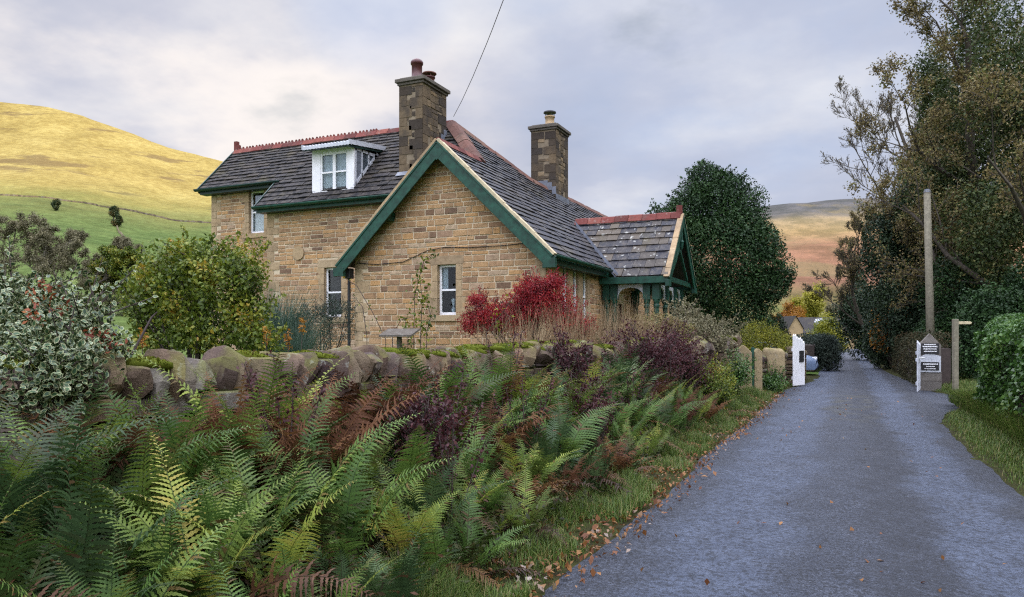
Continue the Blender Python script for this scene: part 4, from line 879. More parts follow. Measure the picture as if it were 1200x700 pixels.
# ------------------------------------------------------------------ foliage builders
def lumps_pts(lumps, n, rg, shell=.62, bump=.22):
    w = np.array([(a*b*c)**.667 for _, (a, b, c) in lumps]); w /= w.sum(); idx = rg.choice(len(lumps), n, p=w)
    C = np.array([tuple(c) for c, _ in lumps])[idx]; Rr = np.array([r for _, r in lumps])[idx]; d = unit(rg, n)
    ph = idx*1.7; k = 1+bump*(np.sin(d[:, 0]*5+ph)+np.sin(d[:, 1]*6+ph*2)+np.sin(d[:, 2]*5+ph*3)+.7*np.sin(d[:, 0]*11+d[:, 2]*9+ph))/2.6
    r = (shell+(1-shell)*rg.random(n)**.7)*k; loc = d*r[:, None]*Rr
    # to camera-aligned axes: x = right, y = forward
    B = np.array([tuple(RGT), tuple(FWD), (0, 0, 1)]); return C+loc@B, d@B
def leaves(name, mat, parent, pts, outw, size, rg, asp=.5, droop=.3, fold=.12, up=.35, attrs=None):
    n = len(pts); nn = outw*.7+unit(rg, n)*.8+np.array([0, 0, up]); dd = outw*.6+unit(rg, n)+np.array([0, 0, -droop])
    V, F = leaf_arrays(pts, nn, dd, rg.uniform(.65, 1.25, n)*size, asp, fold); q_ = pts*(.9/max(.25, float(np.mean(size))*5)); cl_ = .5+.5*np.sin(q_[:, 0]*1.9+np.sin(q_[:, 1]*1.3)*1.5)*np.sin(q_[:, 1]*1.7+q_[:, 2]*2.3+1); a = {'rnd': np.clip(.55*rg.random(n)+.5*cl_-.02, 0, 1)}
    if attrs: a.update(attrs)
    return npmesh(name, V, F, mat, parent, a)
def grow(base, d0, L0, r0, lv, rg, ratio=.62, ang=(28, 60), wob=.16, grav=.03, start=.3, kids=5, rmin=.010, seg=5, lean=None, mainlead=.75):
    segs = []; tips = []
    def br(p, d, Ln, r, l):
        n = seg if l else seg+4; p = Vector(p)
        ks = kids if l else int(kids*1.7)
        marks = sorted(rg.uniform(start if l == 0 else .2, 1) for _ in range(ks)) if l < lv else []
        for i in range(n):
            t0, t1 = i/n, (i+1)/n; d = (d+Vector(rg.normal(size=3))*wob+Z_*grav*(1 if l else .3)).normalized(); q = p+d*(Ln/n)
            ra, rb_ = max(rmin, r*(1-mainlead*t0)), max(rmin*.8, r*(1-mainlead*t1)); segs.append((p, q, ra, rb_))
            for mk in marks:
                if t0 <= mk < t1 or (i == n-1 and mk >= t1):
                    a = R(rg.uniform(*ang)); ax = d.cross(Vector(rg.normal(size=3))).normalized(); c = (d*math.cos(a)+ax*math.sin(a)).normalized()
                    br(p.lerp(q, (mk-t0)*n), c, Ln*ratio*(1.1-.55*mk)*rg.uniform(.75, 1.15), max(rmin, ra*.5), l+1)
            if l >= lv-1: tips.append((tuple(q), tuple(d)))
            p = q
    br(base, Vector(d0).normalized(), L0, r0, 0); return segs, tips
def limbs(name, segs, mat, parent):
    n = len(segs); p = np.array([tuple(s[0]) for s in segs]); q = np.array([tuple(s[1]) for s in segs]); ra = np.array([s[2] for s in segs]); rb_ = np.array([s[3] for s in segs])
    out_v = []; out_f = []; base = 0
    for big, k in ((True, 8), (False, 3)):
        msk = (ra > .06) == big; m_ = msk.sum()
        if not m_: continue
        d = q[msk]-p[msk]; d /= np.maximum(1e-6, np.linalg.norm(d, axis=1, keepdims=True)); h = np.where(np.abs(d[:, 2:3]) < .9, np.array([[0, 0, 1.]]), np.array([[1., 0, 0]])); a = np.cross(d, h); a /= np.linalg.norm(a, axis=1, keepdims=True); b_ = np.cross(d, a)
        ang = 2*np.pi*np.arange(k)/k; ring = a[:, None]*np.cos(ang)[None, :, None]+b_[:, None]*np.sin(ang)[None, :, None]
        v0 = p[msk][:, None]+ring*ra[msk][:, None, None]; v1 = q[msk][:, None]+ring*rb_[msk][:, None, None]; V = np.concatenate([v0, v1], 1).reshape(-1, 3)
        i = np.arange(m_)[:, None]*2*k; j = np.arange(k)[None]; j2 = (j+1) % k; F = np.stack([i+j, i+j2, i+k+j2, i+k+j], -1).reshape(-1, 4)+base
        out_v.append(V); out_f.append(F); base += len(V)
    return npmesh(name, np.concatenate(out_v), np.concatenate(out_f), mat, parent, None, True)
def tipleaves(tips, per, spread, rg):
    T = np.array([t[0] for t in tips]); D = np.array([t[1] for t in tips]); T = np.repeat(T, per, 0); D = np.repeat(D, per, 0); n = len(T)
    return T+unit(rg, n)*rg.random((n, 1))*spread, D+unit(rg, n)*.5
LM = {}
LM['holly'] = leaf('dark_holly_leaf', [(0, (.008, .022, .008)), (.5, (.022, .052, .016)), (.85, (.040, .085, .024)), (1, (.075, .13, .038))], .5, .12, .22)
LM['yew'] = leaf('dark_evergreen_leaf', [(0, (.008, .020, .010)), (.6, (.022, .045, .018)), (1, (.045, .075, .026))], .6, .1)
LM['brown'] = leaf('browning_leaf', [(0, (.07, .055, .024)), (.35, (.14, .11, .042)), (.6, (.21, .155, .058)), (.8, (.17, .165, .052)), (1, (.10, .13, .036))], .7, .25)
LM['mixed'] = leaf('thin_green_and_brown_leaf', [(0, (.018, .035, .012)), (.4, (.032, .058, .018)), (.65, (.065, .085, .025)), (.85, (.16, .11, .03)), (1, (.22, .14, .04))], .65, .25)
LM['evmix'] = leaf('ivied_crown_leaf', [(0, (.018, .036, .012)), (.4, (.045, .072, .020)), (.7, (.085, .105, .030)), (.85, (.16, .14, .045)), (1, (.25, .19, .065))], .6, .2)
LM['orange'] = leaf('orange_beech_leaf', [(0, (.16, .06, .010)), (.5, (.30, .13, .014)), (1, (.36, .20, .03))], .6, .3)
LM['yellow'] = leaf('yellow_autumn_leaf', [(0, (.15, .15, .02)), (.5, (.32, .30, .035)), (1, (.45, .40, .06))], .6, .3)
LM['lime'] = leaf('yellow_green_leaf', [(0, (.07, .085, .008)), (.5, (.17, .18, .012)), (1, (.30, .27, .02))], .55, .25)
LM['shrub'] = leaf('shrub_leaf', [(0, (.03, .05, .008)), (.3, (.075, .115, .015)), (.6, (.14, .18, .02)), (.85, (.28, .27, .03)), (1, (.38, .18, .025))], .5, .3)
LM['red'] = leaf('crimson_maple_leaf', [(0, (.07, .004, .008)), (.4, (.20, .010, .016)), (.75, (.34, .018, .022)), (1, (.42, .05, .03))], .5, .35)
LM['maroon'] = leaf('maroon_bramble_leaf', [(0, (.020, .006, .008)), (.5, (.055, .014, .018)), (.85, (.095, .028, .028)), (1, (.05, .05, .02))], .6, .2)
LM['ivy'] = leaf('ivy_leaf', [(0, (.016, .045, .009)), (.45, (.04, .10, .016)), (.8, (.075, .155, .025)), (1, (.14, .21, .035))], .4, .15, .4)
LM['straw'] = leaf('dry_grass_stalk', [(0, (.13, .085, .045)), (.5, (.24, .165, .09)), (1, (.34, .25, .15))], .8, .2)
LM['bluegrass'] = leaf('blue_green_grass', [(0, (.03, .06, .04)), (.6, (.07, .12, .085)), (1, (.13, .18, .13))], .6, .2)
LM['lavender'] = leaf('grey_green_shrub_leaf', [(0, (.012, .02, .014)), (.6, (.03, .045, .032)), (1, (.055, .07, .05))], .8, .1)
LM['grey'] = leaf('sparse_grey_leaf', [(0, (.085, .08, .045)), (.6, (.17, .155, .085)), (1, (.26, .225, .13))], .8, .2)
LM['hedge'] = leaf('clipped_hedge_leaf', [(0, (.02, .022, .010)), (.5, (.042, .045, .018)), (.85, (.07, .05, .022)), (1, (.10, .055, .02))], .8, .15)
LM['grass'] = leaf('grass_blade', [(0, (.035, .058, .010)), (.5, (.075, .135, .018)), (.8, (.12, .175, .03)), (1, (.26, .21, .085))], .55, .25)
LM['fallen'] = leaf('fallen_leaf', [(0, (.06, .02, .012)), (.35, (.15, .055, .018)), (.6, (.24, .11, .03)), (.8, (.20, .14, .10)), (.93, (.30, .25, .22)), (1, (.34, .22, .03))], .6, .15)
def vmat():
    m = Mat('variegated_holly_leaf'); a = m.ramp(m.attr(), [(0, (.014, .036, .016)), (.6, (.03, .07, .03)), (1, (.055, .11, .045))]); b_ = m.ramp(m.attr(), [(0, (.08, .11, .045)), (.5, (.19, .22, .10)), (1, (.32, .33, .19))])
    c = m.mix(m.attr('rim'), a, b_); return m.fin(c, .4, .35)
LM['varieg'] = vmat()
def tree(name, label, cat, base, H, trunk_r, lv, seed, leafmat=None, n_per=0, lsize=.1, spread=.4, bark='bark', group=None, lean=(0, 0, 1), lumps=None, n_l=0, lmat2=None, l2size=.12, keep=None, kids=5, ratio=.62, ang=(28, 60), grav=.03, rmin=.010, start=.3, asp=.55, shell=.6, wob=.14):
    rg = np.random.default_rng(seed); base = Vector(base); t = thing(name, label, cat, base, group)
    segs, tips = grow(base-Z_*.2, lean, H*.74, trunk_r, lv, rg, ratio, ang, wob, grav, start, kids, rmin)
    limbs('trunk', segs, M[bark], t)
    if leafmat and n_per:
        p, o = tipleaves(tips, n_per, spread, rg)
        if keep is not None: k_ = keep(p, rg); p, o = p[k_], o[k_]
        leaves('crown', LM[leafmat], t, p, o, lsize, rg, asp)
    if lumps:
        p, o = lumps_pts([(base+Vector(c[0]*RGT)+Vector(c[1]*FWD)+Z_*c[2], r) for c, r in lumps], n_l, rg, shell); leaves('ivy_growth' if n_per else 'crown', LM[lmat2], t, p, o, l2size, rg, asp)
    return t
def shrub(name, label, cat, lumps, n, mat, size, seed, asp=.5, group=None, stems=14, stem_mat='twig', shell=.45, bump=.25, up=.35, droop=.3, shoots=0, base=None):
    rg = np.random.default_rng(seed); b0 = base or Vector((sum(c[0] for c, _ in lumps)/len(lumps), sum(c[1] for c, _ in lumps)/len(lumps), min(c[2]-r[2] for c, r in lumps)))
    t = thing(name, label, cat, b0, group); p, o = lumps_pts(lumps, n, rg, shell, bump); k_ = p[:, 2] > b0.z-.02; p, o = p[k_], o[k_]
    mb = MB()
    for i in range(stems):
        c, r = lumps[rg.integers(len(lumps))]; e = Vector(c)+Vector(unit(rg, 1)[0]*np.array(r)*.75); s0 = b0+Vector((rg.uniform(-.1, .1), rg.uniform(-.1, .1), -.05)); mid = s0.lerp(e, .5)+Vector(rg.normal(size=3)*.06)+Z_*.1; mb.tube([s0, mid, e], [.02, .012, .005], 5)
    for i in range(shoots):
        c, r = lumps[rg.integers(len(lumps))]; dr_ = unit(rg, 1)[0]; dr_[2] = abs(dr_[2])*.9+.5; dr_ /= np.linalg.norm(dr_); loc = dr_*np.array(r); B = np.array([tuple(RGT), tuple(FWD), (0, 0, 1)]); a = np.array(tuple(c))+(loc*.7)@B; ln = min(.75, rg.uniform(.35, .8)*max(r)); q = a+(dr_@B)*ln
        mb.tube([Vector(a), Vector((a+q)/2)+Vector(rg.normal(size=3)*.03), Vector(q)], [.007, .005, .002], 4); k2 = 22; tt = rg.random(k2)**.8; pp = a+(q-a)*tt[:, None]+unit(rg, k2)*.04; p = np.concatenate([p, pp]); o = np.concatenate([o, unit(rg, k2)])
    mb.build('stems', M[stem_mat], t); leaves('foliage', LM[mat], t, p, o, size, rg, asp, droop, .12, up); return t
def blades(name, mat, parent, bases, heights, rg, width=.006, lean=.45, dirs=None, seg=3):
    n = len(bases); dz = unit(rg, n); dz[:, 2] = 0
    if dirs is not None: dz = dz*.5+dirs
    sd = np.stack([-dz[:, 1], dz[:, 0], np.zeros(n)], 1); sd /= np.maximum(1e-6, np.linalg.norm(sd, axis=1, keepdims=True)); ln = rg.uniform(.3, 1.2, (n, 1))*lean; h = heights[:, None]; V = []
    for i in range(seg+1):
        t = i/seg; c = bases+dz*ln*h*t*t+np.array([0, 0, 1])*h*(t-.25*ln*t*t); w = width*(1-.92*t); V += [c-sd*w, c+sd*w]
    V = np.stack(V, 1); k = 2*(seg+1); F = np.concatenate([np.arange(n)[:, None]*k+np.array([[2*i, 2*i+1, 2*i+3, 2*i+2]]) for i in range(seg)], 0)
    return npmesh(name, V.reshape(-1, 3), F, mat, parent, {'rnd': np.tile(rg.random(n), seg)})

# ------------------------------------------------------------------ trees
pg = lambda x, y, d: P(x, y, d)
def ground_at(px_, d): p = P(px_, 395, d); p.z = 0.0; return p
hz = lambda px_, d: max(0, hill_h((px_-600)/FPX, d))
# right side
b = ground_at(1132, 32)
tree('tall_tree', 'tallest autumn tree with thin brown leaves and ivied trunk, right of the utility pole', 'tree', b, 19.5, .38, 4, 1, 'brown', 4, .12, .35, kids=5, ratio=.56, ang=(25, 58), start=.12, grav=.05, rmin=.012, lumps=[((-1, 0, 7.5), (1.7, 1.7, 3.2)), ((.8, 0, 6.5), (1.8, 1.8, 3)), ((0, 0, 11.5), (1.6, 1.5, 3.6)), ((1.6, 0, 10.5), (1.4, 1.4, 2.6)), ((.2, 0, 15), (1.0, 1.2, 2.2))], n_l=30000, lmat2='evmix', l2size=.14, shell=.25)
b = ground_at(1205, 27)
tree('tall_tree', 'brown-leaved tree filling the right edge behind the ivy-covered wall', 'tree', b, 17, .34, 4, 2, 'brown', 4, .11, .35, kids=5, ratio=.56, ang=(25, 58), start=.12, grav=.05, rmin=.012, lumps=[((-1.2, 0, 5.5), (1.7, 1.5, 2.4)), ((.5, 0, 8.5), (2, 1.6, 3.2)), ((-.8, 0, 11.5), (1.4, 1.4, 3.2))], n_l=26000, lmat2='evmix', l2size=.13, shell=.25)
b = ground_at(1128, 39)
tree('bare_ash_tree', 'bare ash with fine upswept twigs against the sky, left of the tallest autumn tree', 'tree', b, 20, .26, 4, 3, 'brown', 1, .08, .25, 'bark', keep=lambda p, g: g.random(len(p)) < .35, kids=8, ratio=.50, ang=(22, 46), lean=(-.06, -.1, 1), grav=.12, rmin=.012, start=.22)
b = ground_at(1058, 41)
tree('bare_ash_tree', 'lower bare ash leaning left, its twigs fanning above the dark evergreen', 'tree', b, 14.5, .20, 4, 14, 'brown', 1, .08, .25, 'bark', keep=lambda p, g: g.random(len(p)) < .3, kids=8, ratio=.50, ang=(22, 46), lean=(-.02, -.1, 1), grav=.12, rmin=.012, start=.22)
b = ground_at(1022, 46)
tree('bare_ash_tree', 'slim bare ash farthest left above the lane bend', 'tree', b, 11.5, .16, 4, 4, 'brown', 1, .08, .25, 'bark', keep=lambda p, g: g.random(len(p)) < .3, kids=8, ratio=.48, ang=(22, 46), lean=(-.06, -.1, 1), grav=.10, rmin=.013, start=.25)
b = ground_at(1098, 35)
tree('tall_tree', 'upright olive-brown tree between the bare ashes and the tallest autumn tree', 'tree', b, 17.5, .3, 4, 15, 'brown', 3, .12, .35, kids=5, ratio=.50, ang=(22, 50), start=.12, grav=.07, rmin=.012, lumps=[((-.6, 0, 7.5), (1.6, 1.5, 2.6)), ((.5, 0, 9.8), (1.4, 1.3, 2.4)), ((0, 0, 12), (1.0, 1.0, 1.8)), ((.6, 0, 6), (1.6, 1.5, 2.6)), ((-.3, 0, 13.8), (.9, .9, 1.8))], n_l=30000, lmat2='evmix', l2size=.14, shell=.25)
b = ground_at(1052, 34)
shrub('evergreen_tree', 'dark evergreen tree between the bare ash branches and the utility pole', 'tree', [(b+RGT*x+Z_*z, r) for x, z, r in ((0, 3.5, (1.5, 1.6, 2.6)), (.3, 6.2, (1.3, 1.4, 2.2)), (-.8, 5.8, (.9, 1.0, 1.4)), (1.5, 5.2, (1.5, 1.4, 2.2)), (.9, 7.9, (.9, .9, 1.3)), (2.2, 7.3, (1.2, 1.0, 2.0)), (2.8, 4.4, (1.3, 1.2, 2.4)))], 42000, 'yew', .15, 5, .45, stems=6, base=b, shell=.5)
b = ground_at(1036, 52)
tree('thin_leaved_tree', 'small sparse brown tree at the lane bend, leftmost of those right of the lane', 'tree', b, 10.0, .2, 4, 6, 'mixed', 2, .12, .35, kids=5, ratio=.46, ang=(28, 58), start=.2, wob=.14)
b = ground_at(1052, 43)
tree('thin_leaved_tree', 'tree with green-brown leaves spreading over the far hedge, in front of the evergreen', 'tree', b, 9.6, .2, 4, 7, 'mixed', 3, .12, .35, kids=5, ratio=.50, ang=(30, 65), start=.12, wob=.16)
b = ground_at(1084, 29.5)
tree('thin_leaved_tree', 'tree with low sprays of brown leaves directly behind the utility pole', 'tree', b, 9.0, .15, 4, 8, 'brown', 1, .10, .3, kids=5, ratio=.56, ang=(35, 75), start=.1, wob=.18)
b = ground_at(1168, 25.5)
tree('pale_barked_tree', 'tree with a bare pale trunk and brown leaves above the ivy-covered wall', 'tree', b, 10.5, .2, 4, 9, 'brown', 2, .10, .35, 'bark_pale', kids=5, ratio=.54, ang=(35, 70), start=.3, wob=.2)
b = ground_at(1048, 36)
shrub('beech_shrub', 'orange-leaved beech sapling by the hedge left of the utility pole', 'shrub', [(b+RGT*x+Z_*z, r) for x, z, r in ((0, 2.3, (.95, .8, 1.1)), (-.6, 1.6, (.7, .6, .7)), (.8, 2.7, (.6, .6, .7)))], 2600, 'orange', .12, 10, .6, stems=10, base=b, shell=.2)
for i, (x, d, lab, lm, n, sz, lp) in enumerate([
    (1135, 28, 'dark evergreen bush behind the footpath post', 'holly', 26000, .11, [(0, 1.8, (1.5, 1.0, 1.9)), (-1.2, 1.2, (1.0, .9, 1.3)), (.8, 3.2, (1.2, 1, 1.2)), (-.6, 3.6, (1.0, .9, 1.1))]),
    (1190, 23.5, 'dark laurel bush rising above the ivy-covered wall', 'holly', 26000, .11, [(0, 2.0, (1.5, 1.0, 1.7)), (-1.1, 1.6, (.8, .9, 1.5)), (.9, 2.8, (1.2, 1, 1.2))]),
    (1108, 33, 'shadowy holly bush under the tallest autumn tree', 'yew', 26000, .14, [(0, 2.2, (1.8, 1.0, 2.3)), (-1.3, 1.9, (1.2, .9, 1.7)), (.9, 4.4, (1.5, 1, 1.6)), (2.2, 3.5, (1.4, 1.0, 2.5))]),
    (1065, 37, 'dark undergrowth bush behind the orange beech sapling', 'yew', 20000, .15, [(0, 2.0, (1.6, 1.0, 2.0)), (-1.2, 1.6, (1.2, .9, 1.5)), (1.4, 3.2, (1.4, 1, 1.6))]),
    (1020, 50, 'dark evergreen thicket at the lane bend behind the far hedge', 'yew', 20000, .18, [(0, 2.6, (2.2, 1.4, 2.6)), (1.8, 3.4, (1.8, 1.2, 2.6)), (-.9, 3.6, (1.3, 1, 1.7))])]):
    b = ground_at(x, d); shrub('evergreen_bush', lab, 'bush', [(b+RGT*q+Z_*z, r) for q, z, r in lp], n, lm, sz, 20+i, .5, stems=6, base=b, shell=.5)
# hedge along the far right of the lane
def hedge(name, label, a, b_, w, h, n, mat, size, seed, parts='foliage'):
    rg = np.random.default_rng(seed); a = Vector(a); b_ = Vector(b_); d = b_-a; l = d.length; d.normalize(); s_ = d.cross(Z_); t = thing(name, label, 'hedge', (a+b_)/2)
    x = rg.random(n)*l; f = rg.random(n); y = np.where(f < .4, -.5, np.where(f < .55, .5, rg.random(n)-.5))*w; z = np.where(f < .55, rg.random(n), np.where(f < .9, 1, rg.random(n)))*h
    z = np.minimum(z, h*(1-.12*(np.abs(y)/(w/2))**4)); wv = 1+.10*np.sin(x*1.1+seed)+.06*np.sin(x*3.3); p = np.array(tuple(a))+np.outer(x, np.array(tuple(d)))+np.outer(y*wv, np.array(tuple(s_)))+np.outer(z*wv, np.array([0, 0, 1.]))+rg.normal(size=(n, 3))*.05
    leaves(parts, LM[mat], t, p, unit(rg, n), size, rg, .5); mb = MB()
    for i in range(int(l*2.5)):
        q = a+d*(i/2.5); mb.tube([q, q+Z_*h*.5+s_*rg.uniform(-.2, .2), q+Z_*h*.9+s_*rg.uniform(-w*.4, w*.4)], [.02, .015, .006], 4)
    mb.fbox(a, d, s_, Z_, (.1, l-.1), (-w*.36, w*.36), (0, h*.8)); mb.build('stems', M['twig'], t); return t
hedge('clipped_hedge', 'clipped brownish hedge along the right of the lane beyond the white picket gate', (2.55, 26.3, 0), (2.3, 66, 0), 1.0, 1.55, 34000, 'hedge', .085, 40)
hedge('dark_hedge', 'dark bushy hedge on the left of the lane beyond the parked car', (-1.9, 37.2, 0), (-1.3, 62, 0), 1.4, 1.5, 16000, 'lavender', .10, 41)
b = Vector((-.75, 37.6, 0)); shrub('rounded_bush', 'dark rounded bush overhanging the lane beside the parked car', 'bush', [(b+Z_*.75, (.62, .8, .85)), (b+RGT*-.2+Z_*1.2, (.5, .6, .6))], 7000, 'lavender', .09, 42, .4, stems=10, base=b)
# left of the lane
b = P(841, 395, 30.5); b.z = GZ-.2
shrub('holly_tree', 'big dense dark green holly tree behind the porch', 'tree', [(b+RGT*x+FWD*y+Z_*z, r) for x, y, z, r in ((0, 0, 4.4, (2.5, 2.2, 2.5)), (.15, 0, 6.3, (1.75, 1.6, 1.65)), (-.45, 0, 7.35, (1.0, 1.0, 1.0)), (1.45, 0, 4.3, (1.5, 1.5, 1.5)), (1.9, 0, 3.2, (1.1, 1.2, .8)), (-1.6, 0, 5.3, (1.35, 1.4, 1.6)), (-1.2, .2, 3.0, (1.7, 1.4, 1.5)), (.6, -.2, 2.3, (1.9, 1.4, 1.4)), (1.0, 0, 6.0, (1.2, 1.2, 1.3)), (-1.05, 0, 6.5, (1.1, 1.1, 1.2)), (.5, -.2, 7.3, (.6, .6, .8)), (2.6, 0, 3.7, (.6, .7, .45)), (-2.3, 0, 4.4, (.7, .7, .9)), (1.9, 0, 5.1, (.7, .7, .8)), (-2.1, .2, 5.6, (1.0, 1.0, 1.2)), (-2.2, .2, 3.6, (1.1, 1.1, 1.2)), (-.5, 0, 7.8, (.7, .7, .7)))], 92000, 'holly', .115, 50, .5, stems=8, stem_mat='bark', base=b, shell=.5, bump=.24, shoots=110)
b = P(845, 395, 26.5); b.z = .3
shrub('loose_shrub', 'loose pale-leaved shrub at the foot of the dark holly tree', 'shrub', [(b+RGT*x+Z_*z, r) for x, z, r in ((0, 1.3, (1.0, .7, .8)), (-.9, 1.6, (.6, .6, .7)), (.8, 1.0, (.6, .6, .6)))], 2600, 'grey', .10, 51, .5, stems=24, base=b, shell=.2, shoots=14)
b = P(899, 395, 25.2); b.z = .2
shrub('golden_shrub', 'rounded yellow-green shrub above the low mossy wall', 'shrub', [(b+RGT*x+Z_*z, r) for x, z, r in ((0, 1.05, (.88, .8, .72)), (-.35, 1.35, (.55, .5, .6)), (.5, .85, (.5, .6, .5)))], 13000, 'lime', .055, 52, .4, stems=14, base=b, shell=.55, shoots=50)
b = P(913, 395, 33); b.z = .2
shrub('small_conifer', 'small dark conical conifer behind the yellow-green shrub', 'conifer', [(b+Z_*z, (r, r, .45)) for z, r in ((.5, .8), (.9, .7), (1.3, .55), (1.7, .4), (2.05, .25))], 7000, 'yew', .09, 53, .4, stems=3, base=b)
for i, (x, d, H, lm, lab, n, sz) in enumerate([(938, 125, 12.5, 'yellow', 'bright yellow-green tree beyond the distant house, tallest of that group', 20, .34), (915, 112, 8.2, 'orange', 'orange tree left of the bright yellow tree beyond the distant house', 22, .30), (970, 135, 9.5, 'grey', 'grey-green tree right of the bright yellow tree, above the distant roof', 18, .36), (985, 128, 7.4, 'orange', 'russet tree behind the right end of the distant roof', 16, .32), (958, 84, 4.4, 'shrub', 'small leafy tree in front of the distant house wall', 22, .2), (976, 80, 4.0, 'lime', 'small yellowish tree beside the lane in front of the distant house', 20, .2), (897, 100, 5.2, 'mixed', 'dull brown-green tree glimpsed left of the orange tree', 20, .28)]):
    b = ground_at(x, d); b.z = -.02; tree('autumn_tree', lab, 'tree', b, H, .2, 2, 60+i, lm, n, sz, 1.0, kids=9, ratio=.5, ang=(35, 75), start=.12, rmin=.03, group='trees at the end of the lane', wob=.15)
# left background, at the foot of the hill
for i, (x, d, H, lm, lab, n, sz, bark, kd) in enumerate([
    (8, 96, 14.0, 'grey', 'grey half-bare tree at the far left edge below the hill', 9, .22, 'bark_pale', 6),
    (42, 92, 13.0, 'grey', 'grey half-bare tree second from the left edge below the hill', 9, .22, 'bark_pale', 6),
    (70, 104, 11.5, 'grey', 'thin grey tree between the half-bare trees and the rounded green tree', 9, .2, 'bark_pale', 6),
    (107, 98, 11.0, 'shrub', 'rounded green-brown tree standing alone in the field edge', 16, .24, 'bark', 8),
    (158, 104, 10.0, 'grey', 'pale grey bushy tree right of the rounded green-brown tree', 14, .2, 'bark_pale', 7),
    (130, 110, 9.0, 'grey', 'low pale tree just right of the rounded green-brown tree', 14, .2, 'bark_pale', 7),
    (180, 92, 9.0, 'grey', 'grey tree above the large yellow-green garden shrub', 14, .2, 'bark_pale', 7),
    (207, 88, 8.6, 'brown', 'tree with a domed brown crown beside the cottage corner', 30, .20, 'bark', 8),
    (232, 86, 7.0, 'mixed', 'dull green tree partly hidden by the cottage corner', 14, .2, 'bark', 8)]):
    b = P(x, 395, d); b.z = hz(x, d); tree('field_tree', lab, 'tree', b, H, .22, 3, 80+i, lm, n, sz, .5, bark, kids=kd, ratio=.55, ang=(35, 70), start=.15, rmin=.028, group='trees below the hill', wob=.16)
for i, (x, y, d, H, lab) in enumerate([(66, 244, 350, 5.5, 'small round tree alone on the green hillside, leftmost'), (133, 244, 350, 7, 'small thin tree on the hillside field boundary, upper one'), (138, 257, 330, 5, 'small dark bush on the hillside field boundary, lower one')]):
    b = P(x, y, d); b.z = hz(x, d); tree('hillside_tree', lab, 'tree', b, H, .3, 2, 100+i, 'mixed', 14, .6, 1.2, kids=8, ratio=.5, start=.1, rmin=.06, group='lone trees on the hillside')
b0 = P(0, 395, 80)
for i, (x, d, lab) in enumerate([(25, 78, 'dim hedge bank below the grey trees at the left edge'), (150, 80, 'dim hedge bank behind the large garden shrub')]):
    b = P(x, 395, d); b.z = hz(x, d); shrub('hedge_bank', lab, 'hedge', [(b+RGT*q+Z_*(.5+.8*abs(math.sin(q*2.3))), (2.0, 1.2, 1.0+.9*abs(math.sin(q*1.7)))) for q in ((-6, -4, -2.1, -.3, 1.5, 3.4, 5.2) if i == 0 else (-3, -1, 1, 3, 5, 7))], 9000, 'hedge', .2, 110+i, .5, stems=20, base=b-Z_*.2)
def hill_wall(name, label, pts, h, seed):
    g = random.Random(seed); V = []; F = []; R_ = []
    pl = []
    for (a, b_), (c, d_) in zip(pts, pts[1:]):
        for i in range(40): pl.append((a+(c-a)*i/40, b_+(d_-b_)*i/40))
    q0 = None
    for i, (x, d) in enumerate(pl):
        q = P(x, 395, d); z = hill_h((x-600)/FPX, d); hh = h*g.uniform(.75, 1.15)
        V += [(q.x, q.y, z-.5), (q.x, q.y, z+hh), (q.x+FWD.x*.7, q.y+FWD.y*.7, z+hh), (q.x+FWD.x*.7, q.y+FWD.y*.7, z-.5)]
        if i: b0 = 4*i-4; F += [(b0, b0+4, b0+5, b0+1), (b0+1, b0+5, b0+6, b0+2), (b0+2, b0+6, b0+7, b0+3)]; R_ += [g.random()]*3
    tag(npmesh(name, V, F, M['field'], None, {'rnd': R_}), label, 'wall', 'field walls on the hillside')
hill_wall('field_wall', 'dry stone field wall along the foot of the golden slope', [(-60, 372), (60, 380), (160, 392), (262, 398)], .9, 1)
hill_wall('field_wall', 'dry stone field wall running down the green slope below the two small trees', [(133, 352), (142, 290), (152, 225), (168, 170)], 1.0, 2)
# ------------------------------------------------------------------ garden plants behind the wall
def at(x, y, v_):                                    # the point on a sight line of the photo that lies v_ metres along the lane
    q = P(x, y, 1.0); d = v_/q.y; return P(x, y, d), d
def gplant(x, v_): p, d = at(x, 395, v_); p.z = GZ; return p, d
b, d = gplant(55, 3.45); rg = np.random.default_rng(200); b.z = .35
t = thing('variegated_holly_bush', 'cream-edged variegated holly bush spilling over the near left end of the stone wall', 'bush', b)
lp = [(P(x, y, dd), (r, r, r*.8)) for x, y, dd, r in ((20, 455, 4.3, .30), (75, 425, 4.4, .24), (20, 415, 4.6, .34), (-40, 385, 4.9, .45), (60, 375, 5.1, .34), (15, 355, 5.3, .30), (105, 410, 4.7, .23), (65, 445, 4.35, .28), (130, 405, 5.0, .16), (-60, 450, 4.4, .4), (0, 470, 4.2, .3), (95, 380, 5.0, .2), (-90, 340, 5.2, .4))]
p, o = lumps_pts(lp, 11500, rg, .30, .28); shoots = []; mb = MB()
for i in range(46):
    c, r = lp[rg.integers(len(lp))]; dr_ = unit(rg, 1)[0]; dr_[2] = abs(dr_[2])+.3; dr_ /= np.linalg.norm(dr_); a = np.array(tuple(c))+dr_*r[0]*.5; q = a+dr_*rg.uniform(.2, .42); mb.tube([Vector(a), Vector(q)], [.006, .003], 4)
    k2 = 16; pp = a+(q-a)*np.linspace(.2, 1, k2)[:, None]+unit(rg, k2)*.025; p = np.concatenate([p, pp]); o = np.concatenate([o, unit(rg, k2)+dr_*.8])
for c, r in lp: mb.tube([b, b.lerp(c, .5)+Vector((.05, 0, .05)), c], [.03, .02, .008], 6)
mb.build('stems', M['twig'], t)
